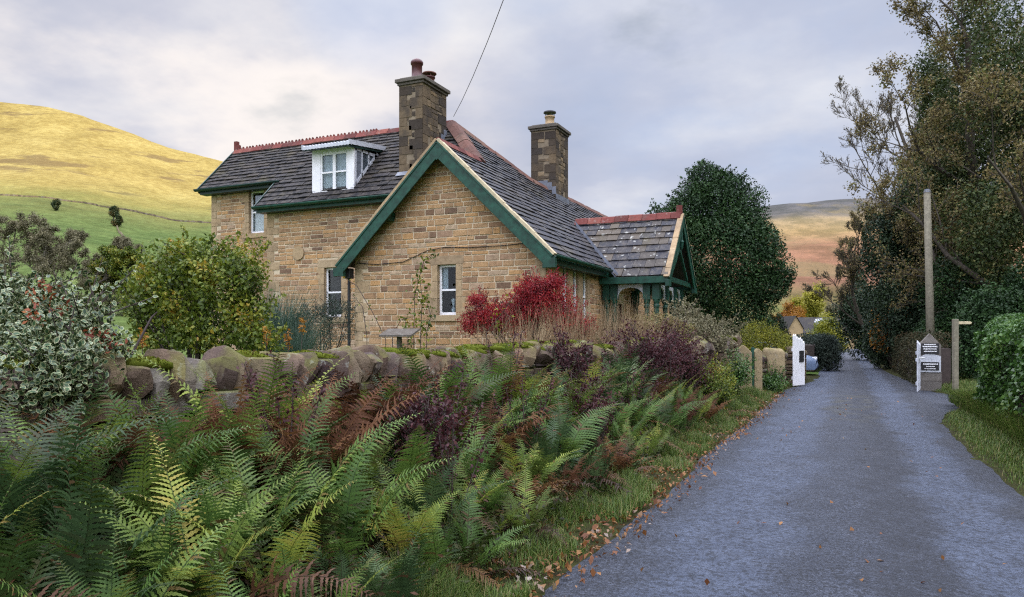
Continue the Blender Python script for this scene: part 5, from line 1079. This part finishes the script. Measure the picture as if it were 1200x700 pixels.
n = len(p); nn = o*.8+unit(rg, n)*.7+np.array([0, 0, .5]); dd = unit(rg, n)+o*.5; dd /= np.linalg.norm(dd, axis=1, keepdims=True); sd = np.cross(nn, dd); sd /= np.linalg.norm(sd, axis=1, keepdims=True); nn = np.cross(dd, sd); sz = rg.uniform(.028, .052, n)[:, None]
ring = [(-.5, 0), (-.2, .27), (.2, .25), (.55, 0), (.2, -.25), (-.2, -.27)]
Vo = [p+dd*sz*a+sd*sz*w+nn*sz*(abs(w)*.35+.06*math.sin(a*9)) for a, w in ring]; Vi = [p+dd*sz*a*.72+sd*sz*w*.66+nn*sz*(abs(w)*.2) for a, w in ring]
V = np.stack(Vo+Vi, 1); F = []; rim = []
for i in range(6): j = (i+1) % 6; F.append((i, j, 6+j, 6+i)); rim.append(1)
F += [(6, 7, 10, 11), (7, 8, 9, 10)]; rim += [0, 0]
Fm = (np.arange(n)[:, None, None]*12+np.array(F)[None]).reshape(-1, 4); rr_ = np.repeat(rg.random(n), 8)
npmesh('foliage', V.reshape(-1, 3), Fm, LM['varieg'], t, {'rnd': rr_, 'rim': np.tile(rim, n)})
pts = np.array([tuple(P(x, y, dd_)) for x, y, dd_ in ((52, 337, 4.9), (45, 352, 4.9), (70, 362, 4.8), (38, 372, 4.6), (112, 392, 4.6), (130, 402, 4.6))]); pts = np.repeat(pts, 26, 0)+rg.normal(size=(156, 3))*.035
leaves('dead_leaves', leaf('dead_holly_leaf', [(0, (.10, .02, .012)), (.6, (.22, .05, .02)), (1, (.34, .12, .03))], .6), t, pts, unit(rg, 156), .04, rg, .5)
# thin old stem leaning out beside the holly
mb = MB(); mb.tube([P(146, 432, 5.3), P(160, 405, 5.4), P(178, 372, 5.5), P(184, 366, 5.5)], [.012, .010, .008, .005], 6); tag(mb.build('bare_stem', M['twig'], None, True), 'curved bare brown stem standing behind the first cope stones', 'stem')
def L3(x, y, v_, rx, ry, rz): p, d = at(x, y, v_); return (p, (rx, ry, rz))
b, d = gplant(228, 9.2)
shrub('garden_shrub', 'large yellow-green leafy shrub in front of the cottage corner, behind the wall', 'shrub', [L3(215, 350, 9.2, .75, .7, .62), L3(262, 345, 9.2, .72, .7, .8), L3(195, 320, 9.2, .6, .6, .5), L3(245, 312, 9.2, .62, .6, .45), L3(285, 320, 9.2, .42, .5, .6), L3(175, 372, 9.2, .4, .5, .5), L3(290, 375, 9.2, .45, .5, .6), L3(225, 298, 9.2, .4, .4, .3), L3(165, 345, 9.2, .4, .5, .45), L3(240, 395, 9.2, .8, .5, .3), L3(190, 400, 9.2, .6, .5, .3), L3(305, 400, 9.2, .4, .4, .3)], 15500, 'shrub', .08, 201, .6, stems=30, base=b, shell=.30, shoots=46)
def grass_clump(name, label, cat, x, v_, n, h, spread, mat, w=.006, lean=.6, group=None, seed=1, z=None):
    rg = np.random.default_rng(seed); b, d = gplant(x, v_); b.z = GZ if z is None else z; t = thing(name, label, cat, b, group); r = rg.random((n, 1))**.5*spread; dr_ = unit(rg, n); dr_[:, 2] = 0
    bs = np.array(tuple(b))+dr_*r; blades('blades', LM[mat], t, bs, rg.uniform(.6, 1.1, n)*h, rg, w, lean, dr_*.8, 4); return t, bs
grass_clump('ornamental_grass', 'soft blue-green ornamental grass beside the large shrub and the cottage wall', 'grass clump', 322, 11.5, 2200, 2.15, .42, 'bluegrass', .008, .7, seed=2)
grass_clump('ornamental_grass', 'lower blue-green grass tuft at the foot of the large shrub', 'grass clump', 345, 10.8, 1200, 1.5, .35, 'bluegrass', .007, .7, seed=3)
b, d = gplant(380, 12.5)
shrub('lavender_mound', 'dark grey-green lavender mound under the wing window', 'shrub', [L3(368, 385, 12.5, .5, .5, .5), L3(395, 378, 12.5, .45, .5, .48), L3(348, 392, 12.5, .4, .4, .3)], 5200, 'lavender', .07, 204, .16, stems=20, base=b, shell=.5, shoots=60, up=.0, droop=-.9)
for i, (x, y, v_, lab) in enumerate([(312, 392, 5.9, 'orange withered flower head leftmost behind the cope stones'), (338, 398, 6.2, 'rusty withered flower head between the two orange ones behind the wall'), (354, 382, 6.3, 'tallest orange withered flower head behind the cope stones'), (167, 396, 4.9, 'small orange withered leaf tuft above the first cope stones')]):
    p0, d = at(x, y, v_); rg = np.random.default_rng(210+i); t = thing('withered_flower', lab, 'flower', (p0.x, p0.y, GZ), 'withered flower heads behind the wall'); mb = MB(); mb.tube([Vector((p0.x+.03, p0.y, GZ)), Vector((p0.x-.01, p0.y, (GZ+p0.z)/2)), p0], [.006, .005, .004], 5); mb.build('stem', M['twig'], t)
    k = 46; pp = np.array(tuple(p0))+rg.normal(size=(k, 3))*np.array([.02, .02, .045]); leaves('flower_head', LM['orange'], t, pp, unit(rg, k), .045, rg, .45)
# climber by the gable window
def sapling(name, label, x, v_, paths, mat, n, size, seed, sp=.10):
    rg = np.random.default_rng(seed); b, d = gplant(x, v_); t = thing(name, label, 'climber', b); mb = MB(); pp = []
    for pts in paths:
        w = [at(px_, py_, v_)[0] for px_, py_ in pts]; w = [Vector((w[0].x, w[0].y, GZ))]+w; mb.tube(w, [.012]+[.009]*(len(w)-2)+[.004], 5)
        for i in range(len(w)-1):
            for _ in range(max(1, n//len(w))): pp.append(w[i].lerp(w[i+1], rg.random()))
    pp = np.array([tuple(q) for q in pp if q.z > .9]); pp = pp+rg.normal(size=pp.shape)*np.array([sp, sp*.5, sp*.6]); mb.build('stems', M['twig'], t); leaves('foliage', LM[mat], t, pp, unit(rg, len(pp)), size, rg, .6, .5); return t
sapling('climbing_shrub', 'slender yellow-green climber up the gable wall left of its window', 490, 14.9, [[(485, 385), (486, 345), (497, 305), (510, 296)], [(493, 385), (495, 350), (490, 315)], [(500, 390), (505, 370), (497, 345)], [(478, 392), (474, 372)]], 'shrub', 130, .10, 220)
sapling('rose_briar', 'straggling thorny briar with few leaves at the left corner of the gable', 435, 14.6, [[(452, 398), (436, 365), (418, 335), (402, 325)], [(430, 395), (425, 360), (412, 345)], [(460, 392), (470, 375), (482, 372)]], 'shrub', 16, .07, 221, .05)
mb = MB(); q, d = at(468, 390, 14.0); mb.fbox(q, X_, (Y_*.9+Z_*.35).normalized(), Z_, (-.42, .42), (-.2, .2), (-.02, .02)); mb.tube([q-Z_*.02, Vector((q.x, q.y, GZ-.1))], .06, 8); tag(mb.build('bird_table', M['cap']), 'low dark slate-topped garden table in front of the gable wall', 'table')
# crimson maple
b, d = gplant(622, 12.9)
t = shrub('crimson_maple', 'low spreading crimson maple in front of the gable corner', 'tree', [L3(600, 375, 12.9, .70, .55, .32), L3(618, 358, 12.9, .5, .5, .36), L3(640, 352, 12.9, .58, .5, .44), L3(575, 368, 12.9, .42, .45, .26), L3(660, 375, 12.9, .42, .45, .34), L3(625, 340, 12.9, .38, .4, .26), L3(558, 378, 12.9, .4, .4, .26), L3(560, 352, 12.9, .22, .3, .12), L3(650, 330, 12.9, .22, .3, .16), L3(680, 385, 12.9, .3, .3, .22)], 30000, 'red', .052, 222, .30, stems=34, base=b, shell=.18, shoots=70, droop=.9)
sapling('leafy_sprig', 'sprig of large pale green leaves growing through the crimson maple', 605, 12.3, [[(570, 390), (590, 365), (607, 340)], [(585, 392), (598, 372), (586, 362)]], 'lime', 22, .10, 223, .10)
# dry stalks behind the wall
rg = np.random.default_rng(230)
for i, (x, v_, h, n) in enumerate([(556, 10.2, 1.0, 130), (590, 10.8, 1.05, 170), (618, 11.2, 1.15, 220), (645, 11.6, 1.2, 260), (668, 12.0, 1.25, 280), (692, 12.6, 1.25, 260), (712, 13.2, 1.2, 260), (730, 13.8, 1.35, 300), (750, 14.2, 1.35, 280), (768, 14.8, 1.15, 260), (786, 15.4, 1.0, 220)]):
    side = ['left of the crimson maple', 'under the left edge of the crimson maple', 'in front of the middle of the crimson maple', 'in front of the right half of the crimson maple', 'before the crimson maple and the mullioned window', 'in front of the mullioned side window', 'in front of the left porch post', 'in front of the porch arch', 'in front of the porch corner posts', 'before the right porch posts', 'right of the porch posts, by the mossy wall end'][i]
    t, bs = grass_clump('dry_grass_clump', 'dry tan grass stalks '+side, 'grass clump', x, v_, n, h*1.36, .42, 'straw', .0065, .35, 'dry grass stalks behind the wall', 231+i)
b, d = gplant(772, 16.2)
shrub('faded_hydrangea', 'faded pinkish-brown hydrangea in front of the porch posts', 'shrub', [L3(765, 380, 16.2, .6, .5, .28), L3(790, 388, 16.2, .45, .4, .25), L3(745, 388, 16.2, .4, .4, .22)], 3600, 'brown', .06, 245, .6, stems=20, base=b, shell=.45)
b, d = gplant(820, 17.6)
shrub('mixed_shrub', 'small green and cream shrub at the wall end beside the holly tree', 'shrub', [L3(815, 385, 17.6, .5, .5, .4), L3(840, 398, 17.6, .45, .4, .3), L3(800, 375, 18.5, .4, .4, .5)], 2800, 'grey', .075, 246, .5, stems=20, base=b, shell=.3, shoots=16)
for i, (x, y, n, h, lab) in enumerate([(828, 440, 420, .95, 'tall dry tan grass drooping over the wall end, left of the pointed gateposts'), (845, 455, 300, .7, 'lower dry grass tuft at the foot of the broad gatepost')]):
    p, d = P(x, y, 16.8+i*1.5), 17; rg = np.random.default_rng(250+i); p.z = zb(p.x, p.y)+.1; t = thing('dry_grass_clump', lab, 'grass clump', p, 'dry grass at the wall end'); r = rg.random((n, 1))**.5*.45; dr_ = unit(rg, n); dr_[:, 2] = 0; blades('blades', LM['straw'], t, np.array(tuple(p))+dr_*r, rg.uniform(.6, 1.1, n)*h, rg, .006, .8, dr_*.6, 4)

# ------------------------------------------------------------------ ferns on the bank
def fern_mesh(seed, nf, Lf, lobes, up0=(58, 80), curl=1.0, dry=False):
    rg = np.random.default_rng(seed); VV = []; FF = []; RR = []; DD = []; base = 0
    for f in range(nf):
        isd = f % 7 == 3 and not dry
        az = 2*math.pi*(f+rg.uniform(-.35, .35))/nf; el = R(rg.uniform(*up0)); Ln = Lf*rg.uniform(.7, 1.1); tone = rg.uniform(.15, .85); el = R(rg.uniform(20, 55)) if isd else el
        ns = 34; pos = np.zeros((ns+1, 3)); tan = np.zeros((ns+1, 3)); h = np.array([math.cos(az), math.sin(az), 0]); bend = R(rg.uniform(38, 72))*curl*(1.5 if isd else 1); tw = rg.uniform(-.35, .35); p = h*.03
        for i in range(ns+1):
            t = i/ns; e_ = el-bend*t**1.5; d = h*math.cos(e_)+np.array([0, 0, math.sin(e_)]); az2 = tw*t; d = np.array([d[0]*math.cos(az2)-d[1]*math.sin(az2), d[0]*math.sin(az2)+d[1]*math.cos(az2), d[2]]); tan[i] = d; pos[i] = p; p = p+d*Ln/ns
        side = np.cross(tan, np.array([0, 0, 1.])); side /= np.linalg.norm(side, axis=1, keepdims=True); nrm = np.cross(side, tan); rl_ = rg.uniform(-.45, .45); s2 = side*math.cos(rl_)+nrm*math.sin(rl_); nrm = np.cross(s2, tan); side = s2
        # rachis
        w = .0045*(1-np.linspace(0, 1, ns+1)*.8)[:, None]; v = np.stack([pos-side*w, pos+side*w, pos+nrm*w*1.2], 1).reshape(-1, 3); i3 = np.arange(ns)[:, None]*3
        q = np.concatenate([i3+np.array([[0, 2, 5, 3]]), i3+np.array([[2, 1, 4, 5]])]); VV.append(v); FF.append(q+base); RR.append(np.full(len(q), .05 if not dry else .5)); DD.append(np.full(len(q), float(isd))); base += len(v)
        npn = 33; ts = .13+.86*np.linspace(0, 1, npn)**.95
        for sgn in (-1, 1):
            tt = ts+sgn*.006; ii = np.clip(tt*ns, 0, ns-1e-3); i0 = ii.astype(int); fr_ = (ii-i0)[:, None]; c0 = pos[i0]*(1-fr_)+pos[i0+1]*fr_; T_, S_, N_ = tan[i0], side[i0]*sgn, nrm[i0]
            pl = Lf*.150*np.clip((.35+2.2*(tt-.13)), 0, 1)*np.clip((1-tt)*1.75, 0, 1)**.8+.004; pl = pl*rg.uniform(.88, 1.08, npn)
            m = 2*lobes; rows = []
            dirp = S_*math.cos(R(20))+T_*math.sin(R(20)); wd_ = Lf*.0145*np.clip((1-tt)*2.2, .35, 1)
            dr2 = rg.uniform(.05, .32)*(2.2 if dry or isd else 1); kink = rg.normal(size=npn)*(.25 if dry or isd else .09); pl = pl*np.where(rg.random(npn) < .06, .35, 1)
            for k in range(m+1):
                s = k/m; c = c0+dirp*(pl*s)[:, None]+T_*(pl*.10*s*s)[:, None]-N_*0-np.array([0, 0, 1.])*(pl*dr2*s*s)[:, None]+N_*(pl*(.10*math.sin(s*2.6)+kink*s))[:, None]
                ww = wd_*(1-s)**.55*(1.0 if k % 2 else .50)*(1.15 if s < .7 else 1); rows += [c-T_*ww[:, None]-N_*(ww*.25)[:, None], c+T_*(ww*1.0)[:, None]-N_*(ww*.25)[:, None]]
            v = np.stack(rows, 1); kk = v.shape[1]; ib = np.arange(npn)[:, None]*kk; q = np.concatenate([ib+np.array([[2*k, 2*k+1, 2*k+3, 2*k+2]]) for k in range(m)]); VV.append(v.reshape(-1, 3)); FF.append(q+base)
            rr = np.tile(np.clip(tone+rg.normal(size=npn)*.07+(tt > .9)*.1, 0, 1), m); RR.append(rr); tip_ = np.tile(np.clip((tt-.8)*2.5, 0, 1)*(rg.random() < .35)+(rg.random(npn) < .05)*.8, m); DD.append(np.clip(float(isd)+tip_, 0, 1)); base += npn*kk
    return np.concatenate(VV), np.concatenate(FF), np.concatenate(RR), np.concatenate(DD)
DEADF = [(0, (.03, .016, .011)), (.5, (.10, .045, .02)), (1, (.19, .105, .04))]
LM['fern_green'] = leaf('fern_green', [(0, (.050, .055, .016)), (.15, (.03, .058, .014)), (.5, (.066, .128, .026)), (.8, (.12, .195, .038)), (1, (.21, .26, .058))], .55, .25, .3, .35, DEADF)
LM['fern_yellow'] = leaf('fern_yellowing', [(0, (.08, .07, .02)), (.3, (.085, .14, .027)), (.6, (.155, .215, .038)), (.85, (.29, .34, .058)), (1, (.38, .32, .065))], .55, .25, .3, .35, DEADF)
LM['fern_blue'] = leaf('fern_blue_green', [(0, (.04, .045, .018)), (.3, (.026, .054, .018)), (.7, (.055, .098, .034)), (1, (.11, .16, .06))], .55, .22, .3, .35, DEADF)
LM['fern_rust'] = leaf('fern_withered', [(0, (.035, .018, .012)), (.4, (.10, .042, .02)), (.7, (.16, .075, .03)), (.9, (.20, .12, .045)), (1, (.10, .12, .03))], .75, .2, .2, .3)
protos = {}
for kind, dry in (('green', 0), ('yellow', 0), ('blue', 0), ('rust', 1)):
    protos[kind] = []
    for j in range(3):
        V, F, rr, dd_ = fern_mesh(300+j+len(protos)*10, 9+j, 1.0, 5, (58, 88), .82+.12*j, bool(dry)); t = thing('fern', None, None, (0, 0, 0)); o = npmesh('fronds', V, F, LM['fern_'+kind], t, {'rnd': rr, 'dead': dd_}); protos[kind].append([t, o, False])
def place_fern(kind, u, v, z, rot, sc, label, tilt=(0, 0)):
    e = protos[kind][rnd.randrange(3)]
    if not e[2]: t = e[0]; e[2] = True
    else:
        t = e[0].copy(); COL.objects.link(t); o = e[1].copy(); COL.objects.link(o); o.parent = t
    t.location = (u, v, z); t.rotation_euler = (tilt[0], tilt[1], rot); t.scale = (sc, sc, sc); tag(t, label, 'fern', 'ferns on the bank below the wall'); return t
words = {'green': 'mid-green fern with arching fronds', 'yellow': 'yellow-green fern with arching fronds', 'blue': 'dark blue-green fern with arching fronds', 'rust': 'withered rust-brown fern'}
spots = []; g = random.Random(17); tries = 0
while tries < 14000 and len(spots) < 170:
    tries += 1; v = g.uniform(1.2, 15.5); a = uw(v)+.16; lim = -1.86-.085*v if v < 5 else max(-2.24, uw(v)+.35); u = g.uniform(a, lim)
    X, d = to_cam((u, v)); sp = .27 if d < 5.5 else .35
    if d < 2.75 or X/d < -.86 or any((u-p[0])**2+(v-p[1])**2 < sp*sp for p in spots): continue
    spots.append((u, v))
for u, v in spots:
    w = (u-uw(v))/max(.4, -2.0-uw(v)); X, d = to_cam((u, v)); row = 'close against the wall' if w < .33 else 'halfway down the bank' if w < .7 else 'at the grassy verge'
    zone = 'under the variegated holly' if v < 3.4 else 'below the lichen-spotted cope stones' if v < 6 else 'below the mossy cope stones' if v < 9.5 else 'near the maroon brambles'
    q = g.random(); kind = 'rust' if q < (.26 if w < .33 else .17) else 'yellow' if q < .42 else 'blue' if q < .60 else 'green'
    if v < 3.6 and w > .3: kind = g.choice(('green', 'yellow', 'green', 'blue'))
    sc = g.uniform(.74, 1.08)*(1.08 if w < .4 else 1.0)*(.85 if v > 8 else 1)*(.72 if w > .75 else 1)*(1.08 if kind == 'rust' else 1)
    place_fern(kind, u, v, zb(u, v)-.02, g.uniform(0, 6.28), sc, f'{words[kind]}, {row}, {zone}', (g.uniform(-.20, .02), g.uniform(.02, .26)))
for x_, v_, sc, kind, lab in ((160, 4.0, 1.2, 'yellow', 'tall yellow-green fern rising to the first cope stones beside the holly'), (372, 6.0, 1.28, 'green', 'tall upright fern whose frond tips stand above the cope stones'), (430, 7.0, 1.25, 'green', 'tall fern reaching the cope stones left of the moss cushions'), (440, 7.6, 1.1, 'rust', 'rust-brown fern leaning on the wall below the moss cushions'), (30, 3.0, .95, 'rust', 'rust-brown fern beneath the variegated holly at the left edge'), (20, 2.7, .8, 'rust', 'russet fern at the very left edge below the holly'), (650, 10.4, 1.35, 'blue', 'big dark fern clump covering the wall top below the crimson maple'), (690, 10.8, 1.3, 'blue', 'tall dusky fern right of the big dark fern clump'), (620, 9.4, 1.2, 'yellow', 'yellow-green fern in the middle of the bank below the crimson maple')):
    v = v_; u = uw(v)+.35; place_fern(kind, u, v, zb(u, v), g.uniform(0, 6.28), sc, lab, (0, .05))
for k_ in protos:
    for e in protos[k_]:
        if not e[2]:
            for o in e[:2]: bpy.data.objects.remove(o)
# maroon brambles, low undergrowth
def bramble(lab, u, v, lp, n, mat, seed, size=.05, cat='bush', name='bramble_bush'):
    b = Vector((u, v, zb(u, v)-.05)); return shrub(name, lab, cat, [(b+RGT*x+FWD*y+Z_*z, r) for x, y, z, r in lp], n, mat, size, seed, .45, stems=40, base=b, shell=.15, shoots=34, bump=.3)
bramble('maroon withered bramble bush in front of the wall below the porch', -3.0, 11.9, [(0, 0, .95, (.55, .5, .42)), (.35, .2, .75, (.5, .5, .4)), (-.4, 0, .7, (.45, .4, .4))], 5200, 'maroon', 261)
bramble('second maroon bramble bush, farther along toward the gateposts', -2.85, 13.6, [(0, 0, .95, (.5, .5, .42)), (.3, .1, .6, (.5, .4, .35))], 4200, 'maroon', 262)
bramble('dark red-brown bramble tangle at the wall foot left of the maroon bushes', -3.25, 9.6, [(0, 0, .55, (.4, .4, .4)), (-.3, -.2, .8, (.3, .3, .35))], 2200, 'maroon', 263)
bramble('green bramble clump spilling on the verge before the gateposts', -2.45, 14.9, [(0, 0, .45, (.55, .5, .4)), (.3, .8, .4, (.45, .5, .35)), (-.2, -.7, .6, (.45, .5, .4))], 5200, 'shrub', 264, .06)
bramble('dark green leafy clump at the foot of the low mossy wall', -1.95, 22.4, [(0, 0, .35, (.4, .6, .3)), (.1, 1.2, .3, (.35, .6, .28))], 4200, 'ivy', 265, .06)
bramble('moss-green leafy clump at the foot of the broad gatepost', -2.6, 18.6, [(0, 0, .5, (.45, .6, .35)), (.1, .9, .4, (.35, .5, .3)), (-.1, -1.0, .6, (.4, .5, .35))], 4600, 'ivy', 266, .06)
rg = np.random.default_rng(270); n = 26000; v = rg.uniform(1.0, 17, n); uu = np.array([uw(q) for q in v]); u = uu+.05+rg.random(n)*(-1.95-.03*v-uu); z = np.array([zb(a, b) for a, b in zip(u, v)])+rg.random(n)**2*.32+.02
n2 = len(u); leaves('undergrowth', leaf('bank_undergrowth', [(0, (.012, .014, .006)), (.35, (.03, .035, .012)), (.6, (.05, .055, .018)), (.75, (.06, .028, .018)), (1, (.12, .055, .024))], .7, .2), None, np.stack([u, v, z], 1), unit(rg, n2), .055, rg, .35, .1)
tag(bpy.data.objects['undergrowth'], kind='stuff')

bramble('plum-coloured bramble tangle against the wall below the first mossy cope stones', -3.55, 6.3, [(0, 0, .42, (.35, .4, .28)), (-.1, .4, .5, (.25, .3, .22))], 1700, 'maroon', 268)
bramble('plum-brown bramble tangle halfway down the bank among the near ferns', -3.0, 5.0, [(0, 0, .5, (.3, .35, .3))], 1500, 'maroon', 269)
bramble('dark plum bramble tangle at the verge in front of the dusky ferns', -2.75, 8.2, [(0, 0, .45, (.35, .4, .3))], 1800, 'maroon', 267)
for i, (u_, v_, hh, lab) in enumerate([(-2.55, 4.6, .9, 'dark withered dock stem among the near ferns, nearest the lane'), (-3.0, 5.3, 1.05, 'dark withered dock stem among ferns below the lichened cope stones'), (-2.75, 6.4, .95, 'withered dock stem in mid bank where the verge grass begins'), (-3.35, 7.2, 1.1, 'tall dark dock stem below the moss cushions'), (-2.9, 8.3, .9, 'red-brown dock stem before the dusky ferns'), (-3.4, 3.9, 1.1, 'red-brown dock stem near the foot of the wall left of the tall fern'), (-2.7, 9.9, .8, 'small dark dock stem at the verge below the maroon brambles')]):
    rg = np.random.default_rng(320+i); z0 = zb(u_, v_); t = thing('withered_dock', lab, 'weed', (u_, v_, z0), 'withered dock stems on the bank'); mb = MB(); pp = []
    for k in range(5):
        e = Vector((u_+rg.normal()*.16, v_+rg.normal()*.16, z0+hh*rg.uniform(.75, 1.1))); s0 = Vector((u_, v_, z0-.03)); mb.tube([s0, s0.lerp(e, .5)+Vector((0, 0, .05)), e], [.006, .005, .003], 5)
        for q in range(70): f = rg.uniform(.55, 1); pp.append(s0.lerp(e, f)+Vector(rg.normal(size=3))*.022)
    mb.build('stems', M['twig'], t); pp = np.array([tuple(q) for q in pp]); leaves('foliage', LM['maroon'], t, pp, unit(rg, len(pp)), .032, rg, .6)  # the foliage mesh here is the dock's withered seed heads
# ------------------------------------------------------------------ verge grass, fallen leaves, grit
rg = np.random.default_rng(280)
def scatter_strip(n, v0, v1, f0, f1, pw_=1.6):
    v = v0+(v1-v0)*rg.random(n)**pw_; t = rg.random(n); a = np.array([f0(q) for q in v]); b_ = np.array([f1(q) for q in v]); return a+(b_-a)*t, v
def lim_in(v): return -2.1-.10*v if v < 5 else max(-2.6, uw(min(v, 20))+.15)
def near_mask(u, v): X = CS*u+SN*v; d = -SN*u+CS*v; return (d > 3.4) & (X/d < .8)
u, v = scatter_strip(110000, 3.0, 27, lambda q: edge_l(q)-.03, lim_in); edge = np.array([edge_l(q) for q in v])-u; pat = np.sin(u*7+v*3)+np.sin(v*5-u*4)+np.sin(v*1.9+1)
k_ = near_mask(u, v) & (rg.random(len(u)) < np.clip(edge/.40+.30*pat, .03, 1)); u, v, edge, pat = u[k_], v[k_], edge[k_], pat[k_]
z = np.array([zb(a, b)+.015 for a, b in zip(u, v)]); h = rg.uniform(.05, .17, len(u))*np.clip(.5+edge*1.0+.35*pat, .3, 2.0)
tag(blades('verge_grass', LM['grass'], None, np.stack([u, v, z], 1), h, rg, .0035, .8), kind='stuff')
u, v = scatter_strip(80000, 5.5, 30, lambda q: edge_r(q)+.0, lambda q: edge_r(q)+1.9, 1.3); edge = u-np.array([edge_r(q) for q in v]); k_ = (rg.random(len(u)) < np.clip(edge/.22, .05, 1)); u, v, edge = u[k_], v[k_], edge[k_]
h = rg.uniform(.06, .16, len(u))*np.clip(.5+edge*.75, .4, 1.8); z = .015+.12*np.clip(edge, 0, 1)
tag(blades('verge_grass', LM['grass'], None, np.stack([u, v, z], 1), h, rg, .004, .9), kind='stuff')
u, v = scatter_strip(9000, 9, 20, lambda q: 2.15, lambda q: 2.65, 1.0); tag(blades('long_grass', LM['grass'], None, np.stack([u, v, np.full(len(u), .1)], 1), rg.uniform(.2, .5, len(u)), rg, .005, 1.1, np.tile([[-.6, -.3, 0]], (len(u), 1))), kind='stuff')
u, v = scatter_strip(5600, 3.4, 22, lambda q: edge_l(q)+.14, lambda q: edge_l(q)-1.1, 1.4); u = u+rg.normal(size=len(u))*.08; z = np.array([max(0, zb(a, b))+.035 for a, b in zip(u, v)])+rg.random(len(u))*.02
tag(leaves('fallen_leaves', LM['fallen'], None, np.stack([u, v, z], 1), np.tile([[0, 0, 1.]], (len(u), 1))+unit(rg, len(u))*.35, np.where(rg.random((len(u))) < .6, .045, .065), rg, .6, .0, .16, 1.5), kind='stuff')
n = 90; v = rg.uniform(4.5, 24, n); u = rg.uniform(-1.5, 1.4, n); tag(leaves('lane_leaves', LM['fallen'], None, np.stack([u, v, np.full(n, .05)], 1), np.tile([[0, 0, 1.]], (n, 1))+unit(rg, n)*.2, .05, rg, .6, 0, .1, 1.5), kind='stuff')
n = 10000; v = 3.6+24*rg.random(n)**1.7; a = np.array([edge_l(q) for q in v]); b_ = np.array([edge_r(q) for q in v]); tt = rg.random(n); w_ = rg.random(n); tt = np.where(w_ < .3, .63+rg.normal(size=n)*.07, np.where(w_ < .42, .02+np.abs(rg.normal(size=n))*.05, np.where(w_ < .52, .98-np.abs(rg.normal(size=n))*.05, tt))); u = a+(b_-a)*tt
tq = np.clip(tt, 0, 1); z = .010+.035*np.sin(np.pi*tq)-.018*np.exp(-((u+.85)/.35)**2)-.018*np.exp(-((u-.98)/.3)**2); s_ = rg.uniform(.002, .007, n)*(1+.6*(rg.random(n) < .08))
oc = np.array([(1, 0, 0), (0, 1, 0), (-1, 0, 0), (0, -1, 0), (.2, .1, .75)]); V = np.stack([u, v, z], 1)[:, None]+oc[None]*s_[:, None, None]*rg.uniform(.6, 1.4, (n, 5, 3)); F = (np.arange(n)[:, None, None]*5+np.array([(0, 1, 4, 4), (1, 2, 4, 4), (2, 3, 4, 4), (3, 0, 4, 4)])[None]).reshape(-1, 4)[:, :3]
gm = Mat('loose_grit'); M['grit'] = gm.fin(gm.ramp(gm.attr(), [(0, (.03, .03, .035)), (.6, (.055, .06, .07)), (1, (.085, .09, .10))]), .85, .1)
tag(npmesh('loose_gravel', V.reshape(-1, 3), F, M['grit'], None, {'rnd': np.repeat(rg.random(n), 4)}), kind='stuff')

# ------------------------------------------------------------------ ivy-covered wall on the right
t = thing('ivy_covered_wall', 'low stone wall buried under a rounded mass of glossy ivy on the right verge', 'wall', (3.0, 15.3, .05))
mb = MB(); stones(mb, [(-18.0, -.1), (-9.5, -.1), (-9.5, 1.15), (-18.0, 1.15)], Vector((2.78, 0, 0)), -Y_, Z_, -X_, (.10, .2), (.2, .45), .03, .05, (), 90, .03, .012); mb.box((2.83, 3.3), (9.5, 18), (-.1, 1.2)); mb.build('wall_stones', M['field'], t)
rg = np.random.default_rng(291); n = 27000; yy = 9.2+9.0*rg.random(n); th = rg.random(n)*np.pi
top = 2.0-.10*np.sin(yy*1.3)-.5*np.clip((yy-17.3)/.9, 0, 1)**2; cx = 3.05; rx = .62+.08*np.sin(yy*2.1)-.25*np.clip((yy-17.3)/.9, 0, 1)**2
face = rg.random(n) < .62; xx = np.where(face, cx-rx+rg.normal(size=n)*.04, cx-rx*np.cos(th)); zz = np.where(face, .12+rg.random(n)*(top-.45), top-.36+.36*np.sin(th)); xx = np.where(face, xx+.10*np.sin(zz*4+yy*2), xx)
bare = (yy < 14.6) & (zz < .95+.15*np.sin(yy*3)) & face & (rg.random(n) < .93); k_ = ~bare; p = np.stack([xx, yy, zz], 1)[k_]; o = np.where(face[k_][:, None], np.array([[-1., 0, .2]]), np.stack([-np.cos(th), np.zeros(n), np.sin(th)], 1)[k_])
m_ = 3000; a = rg.random(m_)*np.pi*2; e2 = np.stack([cx-rg.random(m_)*.55*1.0+.0, 18.0+rg.normal(size=m_)*.08, .1+rg.random(m_)*1.6], 1); p = np.concatenate([p, e2]); o = np.concatenate([o, np.tile([[-.3, 1., .1]], (m_, 1))])
m_ = 5200; e3 = np.stack([cx-.62+1.1*rg.random(m_), 9.25+rg.normal(size=m_)*.08-.15*rg.random(m_), .1+rg.random(m_)*1.75], 1); p = np.concatenate([p, e3]); o = np.concatenate([o, np.tile([[-.3, -1., .1]], (m_, 1))])
leaves('ivy', LM['ivy'], t, p, o*1.3, .078, rg, .75, .5, .10, .1)
mb = MB(); mb.prism([(2.62, .2), (3.5, .2), (3.5, 1.55), (3.2, 1.8), (2.9, 1.8), (2.64, 1.55)], Vector((0, 14.75, 0)), X_, Z_, Y_, 0, 3.05); mb.prism([(2.62, 1.0), (3.5, 1.0), (3.5, 1.55), (3.2, 1.8), (2.9, 1.8), (2.64, 1.55)], Vector((0, 9.3, 0)), X_, Z_, Y_, 0, 5.44); mb.build('ivy_stems', M['twig'], t)
